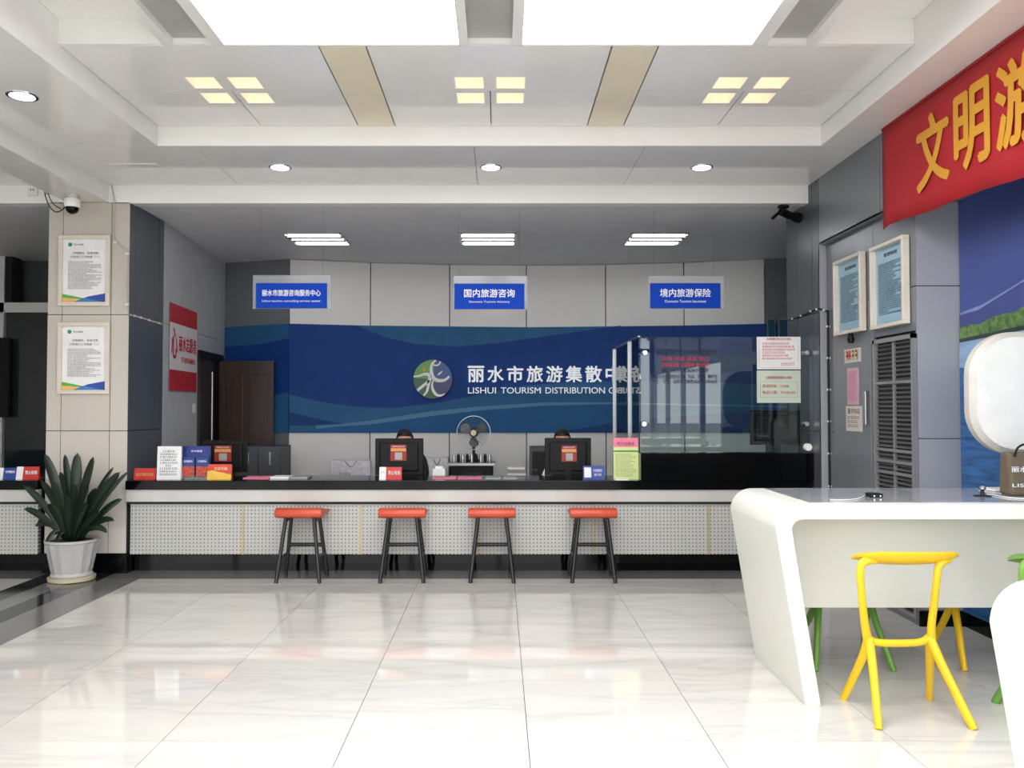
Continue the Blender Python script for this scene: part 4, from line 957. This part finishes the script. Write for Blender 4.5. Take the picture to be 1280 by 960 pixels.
# ================================================================== FRAMED NOTICES
def framed(label, loc, w, h, rotz, kind, mat_paper, fr=.035, depth=.03, title=None, seed=1):
    t = thing('framed_notice', label, 'framed notice', loc, rotz); W2 = w / 2
    for (a, b, c, d) in ((-W2, W2, h - fr, h), (-W2, W2, 0, fr), (-W2, -W2 + fr, fr, h - fr), (W2 - fr, W2, fr, h - fr)):
        B(a, b, -depth, 0, c, d).build('frame_bar', cream_frame, t, bevel=.004)
    B(-W2 + fr, W2 - fr, -.01, 0, fr, h - fr).build('paper', mat_paper, t)
    x0, x1, z0, z1 = -W2 + fr, W2 - fr, fr, h - fr; ww = x1 - x0; hh = z1 - z0
    if kind == 'column':
        MB().add([(x0, -.012, z0 + .01), (x0, -.012, z0 + hh * .13), (x0 + ww * .5, -.012, z0 + hh * .06), (x0 + .3 * ww, -.012, z0 + .01)], [(0, 1, 2, 3)]).build('green_wave', M('print_green', (92, 170, 60)), t)
        MB().add([(x0, -.013, z0), (x0, -.013, z0 + hh * .07), (x0 + ww * .45, -.013, z0 + hh * .045), (x0 + .6 * ww, -.013, z0)], [(0, 1, 2, 3)]).build('orange_wave', M('print_orange', (235, 185, 110)), t)
        MB().add([(x0 + .25 * ww, -.014, z0), (x0 + ww * .6, -.014, z0 + hh * .09), (x1, -.014, z0 + hh * .14), (x1, -.014, z0)], [(0, 1, 2, 3)]).build('blue_wave', M('print_royal', (40, 70, 160)), t)
        MB().add([(x0 + .25 * ww, -.015, z0), (x0 + ww * .55, -.015, z0 + hh * .06), (x1 - ww * .05, -.015, z0)], [(0, 1, 2)]).build('blue_wave', M('print_lightblue', (60, 130, 190)), t)
        MB().lathe([(.018, -.013), (.018, -.010)], 16, c=(x0 + ww * .16, 0, z1 - hh * .085), ax='y').build('print_emblem', M('print_teal', (60, 140, 130)), t)
        text('丽水旅游', ww * .22, .016, x0 + ww * .36, z1 - hh * .085, -.012, ink, t, 'print_name', .001)
        text(title[0], ww * .6, .022, x0 + ww * .52, z1 - hh * .22, -.012, ink, t, 'title', .001); text(title[1], ww * .66, .022, x0 + ww * .5, z1 - hh * .28, -.012, ink, t, 'title', .001)
        print_lines(MB(), x0 + ww * .12, x1 - ww * .1, z0 + hh * .2, z1 - hh * .35, 19, -.0125, 0, seed=seed, ragged=.5).build('printed_text', ink, t)
    else:
        text(title[0], ww * .45, .028, 0, z1 - hh * .1, -.012, ink_dark, t, 'title', .001)
        print_lines(MB(), x0 + ww * .08, x1 - ww * .08, z0 + hh * .12, z1 - hh * .2, 24, -.0125, 0, seed=seed, ragged=.6).build('printed_text', ink_dark, t)
    return t
for (p0, p1, a, b, lab, ti_) in ((74, 137, 294, 382.5, 'upper framed white notice with coloured wave on the column', ('文明服务、优质创新', '行政窗口工作制度（一）')), (73, 136.5, 403, 492.5, 'lower framed white notice with coloured wave on the column', ('文明服务、优质创新', '行政窗口工作制度（二）'))):
    xa, zt_ = at(p0, a, 7.31); xb, zb = at(p1, b, 7.31)
    framed(lab, ((xa + xb) / 2, 7.325, zb), xb - xa, zt_ - zb, 0, 'column', paper, title=ti_, seed=int(a))
bluep = M('pale_blue_paper', (150, 186, 204), rough=.35)
for (p0, p1, zt_, zb, lab, s_) in ((1043, 1077, None, None, 'pale blue framed notice on the right wall, the farther of two', 5), (1089, 1131, None, None, 'pale blue framed notice on the right wall, the nearer of two beside the banner', 6)):
    x_ = 2.75; ya = x_ * F / (p0 - VX); yb = x_ * F / (p1 - VX)
    top_ = H + (VY - (313 if p0 == 1043 else 292)) / F * yb; bo = H + (VY - (413 if p0 == 1043 else 404)) / F * yb
    framed(lab, (2.795, (ya + yb) / 2, bo), ya - yb, top_ - bo, -math.pi / 2, 'wall', bluep, depth=.05, title=('管理制度',), seed=s_, fr=.026)

# ================================================================== RIGHT WALL FITTINGS
XW = 2.80
def wz(px, py, x_=XW): y = x_ * F / (px - VX); return y, at(px, py, y)[1]
d2 = sroot('door_2')
ya, _ = wz(1045, 500); yb, _ = wz(1091, 500)
B(XW - .015, XW, yb, ya, .02, 1.93).build('door_leaf', grey_panel, d2, bevel=.003)
yh, zh_ = wz(1088, 510); B(XW - .05, XW - .015, yh - .02, yh + .02, zh_ - .13, zh_ + .13).build('door_handle', alu, d2, bevel=.006)
y0, _ = wz(1147, 500); y1, _ = wz(1096, 500)
lv = thing('louvre_grille', 'tall grey metal louvred grille in the right wall', 'grille', (XW, (y0 + y1) / 2, 0)); hw = (y1 - y0) / 2; LZ = 1.95
frm = M('grille_frame', (150, 150, 150), rough=.35, metal=.4); sl = M('grille_slat', (112, 112, 112), rough=.4, metal=.4)
B(-.03, .0, -hw, -hw + .03, .05, LZ).build('frame_bar', frm, lv); B(-.03, 0, hw - .03, hw, .05, LZ).build('frame_bar', frm, lv); B(-.03, 0, -hw, hw, LZ - .03, LZ).build('frame_bar', frm, lv)
for z in (.05, .62, .98, 1.06, 1.14, 1.62): B(-.028, 0, -hw + .03, hw - .03, z, z + .02).build('cross_bar', frm, lv)
B(-.02, -.004, -.012, .012, .05, LZ - .03).build('centre_bar', frm, lv)
B(.008, .015, -hw + .03, hw - .03, .05, LZ - .03).build('dark_backing', M('grille_dark', (62, 62, 64), rough=.7), lv)
sm_ = None
for k in range(58):
    z = .1 + k * .0315
    if sm_ is None: sm_ = MB().add([(-.02, -hw + .032, 0), (-.02, hw - .032, 0), (.0, hw - .032, .014), (0, -hw + .032, .014), (-.02, -hw + .032, .002), (-.02, hw - .032, .002), (.0, hw - .032, .016), (0, -hw + .032, .016)], [(0, 1, 2, 3), (7, 6, 5, 4), (0, 4, 5, 1), (1, 5, 6, 2), (2, 6, 7, 3), (3, 7, 4, 0)]).mesh('slat', sl)
    o = bpy.data.objects.new('slat', sm_); COL.objects.link(o); o.parent = lv; o.location = (0, 0, z)
def wall_sheet(name, label, cat_, p0, p1, q0, q1, mat, rows, inkm, title=None, th=.004):
    ya, zt_ = wz(p0, q0, XW - .015); yb, _ = wz(p1, q0, XW - .015); zb = at((p0 + p1) / 2, q1, (ya + yb) / 2)[1]; zt_ = at((p0 + p1) / 2, q0, (ya + yb) / 2)[1]
    t = thing(name, label, cat_, (XW - .016, (ya + yb) / 2, zb), -math.pi / 2); w = (ya - yb) / 2; h = zt_ - zb
    B(-w, w, -th, 0, 0, h).build('sheet', mat, t)
    print_lines(MB(), -w * .8, w * .8, h * .1, h * (.6 if title else .9), rows, -th - .001, 0, seed=p0).build('printed_text', inkm, t)
    if title: text(title, w * 1.5, h * .22, 0, h * .8, -th - .002, inkm, t, 'title', .001)
    return t, w, h
t, w, h = wall_sheet('small_sign', 'small framed red and green sign on the grey door, above the pink sheet', 'sign', 1057, 1077, 436, 453, M('sign_pale', (200, 196, 188)), 1, ink_red)
B(-w, w, -.008, -.004, 0, h * .08).build('frame_bar', cream_frame, t); B(-w, w, -.008, -.004, h * .92, h).build('frame_bar', cream_frame, t)
text('推', w * .6, h * .6, -w * .4, h * .5, -.009, ink_red, t, 'sign_character', .001); text('门', w * .6, h * .6, w * .4, h * .5, -.009, M('sign_green', (50, 140, 60)), t, 'sign_character', .001)
wall_sheet('paper_notice', 'pink paper sheet taped to the grey door', 'notice', 1060, 1074, 460, 506, M('pale_pink', (206, 160, 176)), 16, M('pink_ink', (176, 110, 130)))
wall_sheet('small_sign', 'white plate with brown text on the grey door, under the pink sheet', 'sign', 1058, 1078, 507.5, 539, M('plate_white', (200, 196, 186)), 3, M('brown_ink', (130, 90, 70)), '服务电话')
y_, z_ = wz(1066, 421, XW - .02); tag(MB().lathe([(.02, 0), (.028, .03), (.02, .06), (.012, .11)], 12).build('wall_sensor', black_pl, loc=(XW - .03, y_, z_ - .05)), 'small black device on the right wall under the farther pale blue notice', 'sensor')
# cables right
blk = M('black_cable', (24, 24, 26), rough=.5)
def cable(label, pts, r=.006, mat=blk, clips=0, name='cable'):
    pts = [Vector(p) for p in pts]; o = thing(name, label, 'cable', pts[0])
    MB().tube([p - pts[0] for p in pts], r, 6).build('cord', mat, o)
    for k in range(clips):
        u = (k + .5) / clips * (len(pts) - 1); i = min(int(u), len(pts) - 2); q = pts[i].lerp(pts[i + 1], u - i) - pts[0]
        MB().box(q.x - .014, q.x + .014, q.y - .008, q.y + .008, q.z - .008, q.z + .008).build('clip', wc, o)
    return o
yv, _ = wz(1036, 500, 2.785)
cable('black cable clipped vertically down the right wall beside the silver door jamb', [(2.785, yv, .1), (2.785, yv, 1.2), (2.785, yv, 2.27)], .011, clips=8)
def q(px, py, x_): y = x_ * F / (px - VX); return (x_, y, at(px, py, y)[1])
cable('black cable running along the right column towards the back room, above the glass screen', [q(987, 400, 2.73), q(1000, 396, 2.73), q(1015, 389, 2.73), q(1025, 386, 2.73), (2.785, yv, at(1036, 389, yv)[1])], .008, clips=5)
# security camera right
sc_ = thing('security_camera', 'black bullet security camera under the white beam by the right column', 'camera', (2.55, 7.42, 3.26))
MB().lathe([(.05, 0), (.05, -.02), (.02, -.03)], 16).build('mount', black_pl, sc_); MB().tube([(0, 0, -.02), (0, -.01, -.07)], .014, 8).build('arm', black_pl, sc_)
MB().tube([(-.03, -.03, -.06), (.05, .03, -.075), (.12, .05, -.09)], .035, 12).build('camera_body', black_pl, sc_); MB().tube([(-.04, -.04, -.06), (-.12, -.06, -.13)], .014, 8).build('camera_bracket', black_pl, sc_)
MB().tube([(.12, .05, -.09), (.17, .065, -.1)], .045, 12).build('sun_hood', black_pl, sc_)
# dome camera left + cables + socket
x_, z_ = at(89, 238, 7.1); dc = thing('dome_camera', 'white dome security camera with black lens, under the beam by the column', 'camera', (-3.64, 7.05, ZB))
zc_ = at(89, 245, 7.05)[1] - ZB
MB().lathe([(.05, 0), (.052, -.03), (.04, -.045)], 20).build('ceiling_mount', M('camera_grey', (190, 190, 190)), dc)
MB().lathe([(.05, -.04), (.062, -.05), (.065, -.10), (.055, -.115)], 20).build('housing', white_matt, dc)
MB().lathe([(.054, -.112), (.05, -.14), (.035, -.16), (.005, -.172)], 20).build('lens_dome', black_gloss, dc)
def q7(px, py, Y=7.30): a, b = at(px, py, Y); return (a, Y, b)
cable('black cable looping from the beam to the dome camera', cat([q7(55, 232, 7.2), q7(57, 246, 7.2), q7(62, 258, 7.2), q7(70, 265, 7.2), q7(78, 262, 7.15), q7(86, 254, 7.1)]), .005)
cable('second thinner black cable hanging left of the dome camera', cat([q7(58, 232, 7.2), q7(62, 247, 7.2), q7(68, 256, 7.2), q7(76, 261, 7.18)]), .004)
so_ = thing('socket_plate', 'pale square socket plate on the white beam at the upper left', 'socket', q7(41.5, 245, 7.325)); B(-.043, .043, -.012, 0, 0, .086).build('plate', paper, so_, bevel=.003); B(-.02, -.012, -.014, -.012, .045, .06).build('slot', ink_dark, so_); B(.004, .012, -.014, -.012, .045, .06).build('slot', ink_dark, so_)
tag(B(-.03, .03, -.003, 0, 0, .055).build('yellow_sticker', M('yellow_sticker', (205, 170, 80)), loc=q7(62, 243, 7.325)), 'yellow warning sticker on the beam right of the socket plate', 'sticker')
cable('white and black cable running down the column beside the upper notice', [q7(139, 228, 7.31), q7(142.5, 248, 7.31), q7(141, 275, 7.31), q7(141.5, 300, 7.31), q7(149, 307, 7.31), q7(158, 313, 7.31), q7(160, 320, 7.31), q7(158, 350, 7.31), q7(159, 385, 7.31), q7(160, 391, 7.31)], .006, M('pale_cable', (190, 184, 174)), 4)
cable('pale cable with clips running back along the dark side of the column', [(-3.262, 7.34, 2.27), (-3.262, 7.6, 2.265), (-3.262, 8.06, 2.255)], .008, M('pale_cable', (190, 184, 174)), 4)
# switch on left wall & flag
sw = lw(lt(9.13), .004); tag(B(-.01, .0, -.05, .05, 0, .1).build('light_switch', white_matt, loc=(sw[0], sw[1], at(240, 516, 9.13)[1])), 'small white switch on the side wall left of the brown door', 'switch')
ang = math.atan2(-2.54, .20)  # along the wall, near to far mapped to +x
p0_ = lw(lt(8.25), .012); p1_ = lw(lt(9.18), .012); cx_ = (p0_[0] + p1_[0]) / 2; cy_ = (p0_[1] + p1_[1]) / 2; Lw = (Vector(p1_) - Vector(p0_)).length
rot = math.atan2(p1_[1] - p0_[1], p1_[0] - p0_[0])
zt_ = at(245, 391, 9.18)[1]; zb = at(245, 490, 9.18)[1]; hF = zt_ - zb
fg = thing('volunteer_flag', 'red and white volunteer flag hung on the side wall behind the column', 'flag', (cx_, cy_, zb), rot)
fred = M('flag_red', (186, 36, 48), rough=.6, bump=.1)
B(-Lw / 2, Lw / 2, -.004, 0, hF * .78, hF).build('red_band', fred, fg); B(-Lw / 2, Lw / 2, -.004, 0, 0, hF * .24).build('red_band', fred, fg); B(-Lw / 2, Lw / 2, -.004, 0, hF * .24, hF * .78).build('white_band', M('flag_white', (222, 218, 220), rough=.6), fg)
text('丽水志愿者', Lw * .66, hF * .18, Lw * .13, hF * .56, -.007, fred, fg, 'flag_text', .002, .015); text('学习雷锋奉献他人', Lw * .56, hF * .07, Lw * .16, hF * .37, -.007, fred, fg, 'flag_text', .002)
text('心', Lw * .2, hF * .35, -Lw * .36, hF * .55, -.007, fred, fg, 'flag_mark', .002, .02)
# transom frames behind the glass screen at the right
for k, (a, b) in enumerate(((958, 968), (972, 984))):
    xa, za = at(a, 398, 10.1); xb, zb_ = at(b, 418, 10.1)
    t = thing('framed_picture', ('narrow blue framed picture on the back wall above the white notice, left one', 'narrow blue framed picture on the back wall beside the right column, right one')[k], 'framed picture', ((xa + xb) / 2, 10.10, zb_ - .2)); w = (xb - xa) / 2 * 1.02; h = za - zb_ + .2
    B(-w, w, -.03, 0, 0, h).build('frame', cream_frame if k == 5 else alu, t); B(-w * .8, w * .8, -.034, -.03, .02, h - .02).build('picture', M('dark_teal_print', (40, 84, 100), rough=.3), t)

# ================================================================== PEOPLE
skin_m = M('skin', (196, 150, 124), rough=.5, noise=.04); hair_m = M('black_hair', (14, 12, 12), rough=.45, noise=.3, scale=60); cloth_m = M('black_uniform', (20, 20, 24), rough=.75, noise=.15, scale=30); shirt = M('white_collar', (200, 200, 205), rough=.7); trouser = M('dark_trousers', (24, 26, 34), rough=.8)
def eval_mesh(o, name):
    dg = bpy.context.evaluated_depsgraph_get(); me = bpy.data.meshes.new_from_object(o.evaluated_get(dg)); me.name = name
    for p_ in me.polygons: p_.use_smooth = True
    return me
def skin_mesh(verts, edges, radii, root, sub=1):
    me = bpy.data.meshes.new('sk'); me.from_pydata(verts, edges, []); o = bpy.data.objects.new('sk', me); COL.objects.link(o)
    sk = o.modifiers.new('s', 'SKIN'); sk.use_smooth_shade = True
    for i, r_ in enumerate(radii):
        sv = me.skin_vertices[0].data[i]; sv.radius = r_ if isinstance(r_, tuple) else (r_, r_); sv.use_root = (i == root)
    sb_ = o.modifiers.new('u', 'SUBSURF'); sb_.levels = sub; sb_.render_levels = sub
    bpy.context.view_layer.update(); m2 = eval_mesh(o, 'body'); bpy.data.objects.remove(o); return m2
def person(label, loc, rotz, headtilt=0):
    t = thing('person', label, 'person', loc, rotz)
    # local: faces -Y, seat at z .47
    V = []; E_ = []; Rr = []
    def ch(pts, rad, parent=None):
        prev = parent
        for p_, r_ in zip(pts, rad):
            V.append(p_); Rr.append(r_); i = len(V) - 1
            if prev is not None: E_.append((prev, i))
            prev = i
        return prev
    ch([(0, .02, .53)], [(.15, .12)]); sp = ch([(0, .03, .68), (0, .03, .84), (0, .02, .96)], [(.13, .10), (.14, .105), (.13, .10)], 0)
    nk = ch([(0, .01, 1.03), (0, -.005, 1.09)], [.06, .052], sp)
    for s_ in (-1, 1):
        a = ch([(s_ * .17, .02, .96), (s_ * .21, -.06, .80), (s_ * .21, -.14, .70)], [.055, .045, .04], sp)
        wv = ch([(s_ * .17, -.28, .765), (s_ * .14, -.37, .78)], [.032, .025], a)
        hd = ch([(s_ * .13, -.43, .775)], [(.035, .014)], wv)
        for f in range(4):
            fx_ = s_ * .13 + (f - 1.5) * .018; L = (.06, .07, .065, .05)[f]
            ch([(fx_, -.46, .775), (fx_, -.46 - L * .6, .772), (fx_, -.46 - L, .758)], [.009, .008, .006], hd)
        ch([(s_ * .13 - s_ * .035, -.43, .77), (s_ * .13 - s_ * .05, -.46, .762)], [.01, .008], hd)
        h_ = ch([(s_ * .09, -.02, .53), (s_ * .11, -.42, .52), (s_ * .11, -.44, .28), (s_ * .11, -.42, .07), (s_ * .115, -.54, .035)], [.085, .06, .05, .038, .03], 0)
    body = skin_mesh(V, E_, Rr, 0)
    # head: sculpted ellipsoid with face
    bm = bmesh.new(); bmesh.ops.create_uvsphere(bm, u_segments=32, v_segments=24, radius=1)
    for v in bm.verts:
        x, y, z = v.co; w_ = 1 - .22 * max(0, -z) ** 1.3
        nx, ny, nz = x * .076 * w_, y * .095 * (1 - .12 * max(0, -z)), z * .115
        if y < 0:
            g1 = math.exp(-((x / .16) ** 2 + ((z + .12) / .22) ** 2)); ny -= .022 * g1
            for s_ in (-1, 1): ny += .010 * math.exp(-(((x - s_ * .38) / .2) ** 2 + ((z - .06) / .13) ** 2))
            ny -= .007 * math.exp(-((x / .3) ** 2 + ((z + .48) / .09) ** 2)); ny -= .008 * math.exp(-((x / .3) ** 2 + ((z + .85) / .15) ** 2))
        v.co = (nx, ny, nz)
    for s_ in (-1, 1):
        r_ = bmesh.ops.create_uvsphere(bm, u_segments=10, v_segments=8, radius=1)
        for v in r_['verts']: v.co = (s_ * .078 + v.co.x * .010, .01 + v.co.y * .018, v.co.z * .03 - .002)
    hm = bpy.data.meshes.new('hd')
    for v in bm.verts: v.co += Vector((0, -.015, 1.19 - .08))
    bm.to_mesh(hm); bm.free()
    bm = bmesh.new(); bm.from_mesh(body); bm.from_mesh(hm); m3 = bpy.data.meshes.new('b'); bm.to_mesh(m3); bm.free()
    o = bpy.data.objects.new('b', m3); COL.objects.link(o); rm = o.modifiers.new('r', 'REMESH'); rm.mode = 'VOXEL'; rm.voxel_size = .0065
    bpy.context.view_layer.update(); fin = eval_mesh(o, 'body'); bpy.data.objects.remove(o)
    fin.materials.clear(); fin.materials.append(skin_m); fin.materials.append(cloth_m); fin.materials.append(trouser)
    for p_ in fin.polygons:
        c = p_.center
        p_.material_index = 0 if (c.z > 1.0 and abs(c.x) < .12) or (c.y < -.34 and c.z > .72) else (2 if c.z < .58 else 1)
    ob = bpy.data.objects.new('body', fin); COL.objects.link(ob); ob.parent = t
    hc = (0, -.015, 1.11)
    bm = bmesh.new(); bmesh.ops.create_uvsphere(bm, u_segments=28, v_segments=20, radius=1)
    dl_ = [v for v in bm.verts if (v.co.y < -.25 and v.co.z < .42 + .0 * abs(v.co.x)) or v.co.z < -.55]
    bmesh.ops.delete(bm, geom=dl_, context='VERTS')
    for v in bm.verts: v.co = (hc[0] + v.co.x * .086, hc[1] + .004 + v.co.y * .106, hc[2] + .004 + v.co.z * .125)
    hm2 = bpy.data.meshes.new('hair'); bm.to_mesh(hm2); bm.free(); hm2.materials.append(hair_m)
    for p_ in hm2.polygons: p_.use_smooth = True
    hh_ = bpy.data.objects.new('hair', hm2); COL.objects.link(hh_); hh_.parent = t; s_ = hh_.modifiers.new('s', 'SOLIDIFY'); s_.thickness = .012; s_.offset = -.5
    for s_ in (-1, 1):
        MB().lathe([(.001, -.008), (.007, -.006), (.0085, 0), (.007, .006)], 12, c=(s_ * .029, -.096, 1.117), ax='y').build('eye', M('eye_dark', (24, 18, 16), rough=.15), t)
        MB().tube([(s_ * .014, -.103, 1.137), (s_ * .03, -.104, 1.141), (s_ * .046, -.094, 1.136)], .0028, 6).build('eyebrow', hair_m, t)
    MB().tube([(-.022, -.103, 1.056), (0, -.109, 1.055), (.022, -.103, 1.056)], .0035, 6).build('lips', M('lips', (160, 90, 84)), t)
    MB().tube([(.062 * math.cos(a), .01 + .06 * math.sin(a), 1.015 + .01 * math.sin(a)) for a in [i * math.pi / 10 for i in range(21)]], .012, 8).build('collar', shirt, t)
    return t
def office_chair(label, loc):
    t = thing('office_chair', label, 'chair', loc)
    B(-.24, .24, -.22, .24, .40, .455).build('seat', dark_pl, t, bevel=.02); B(-.21, .21, .25, .3, .5, .88).build('backrest', dark_pl, t, bevel=.02)
    MB().tube([(0, .2, .42), (0, .29, .45), (0, .3, .6)], .018, 8).build('back_support', black_pl, t); MB().tube([(0, 0, .08), (0, 0, .4)], .03, 10).build('gas_column', black_pl, t)
    for k in range(5):
        a = 2 * math.pi * k / 5 + .3; l_ = MB().tube([(0, 0, .1), (.27 * math.cos(a), .27 * math.sin(a), .07)], .018, 8).build('base_arm', black_pl, t)
        MB().lathe([(.028, -.012), (.028, .012)], 14, c=(.27 * math.cos(a), .27 * math.sin(a), .028), ax='y').build('castor', black_pl, l_)
    return t
hx, hzz = at(503, 537, 8.25)
P1_ = person('seated clerk in dark clothing with black hair, face mostly hidden behind the left monitor', (hx + .02, 8.3, hzz - 1.24), 0)
P1_.location.z = 0.0
x2, z2 = at(703, 543, 8.3)
P2_ = person('seated clerk with only the black-haired top of the head above the right monitor', (x2, 8.35, 0), 0)
office_chair('dark office chair under the clerk at the left monitor', (hx, 8.3, 0)); office_chair('dark office chair under the clerk at the right monitor', (x2, 8.35, 0))
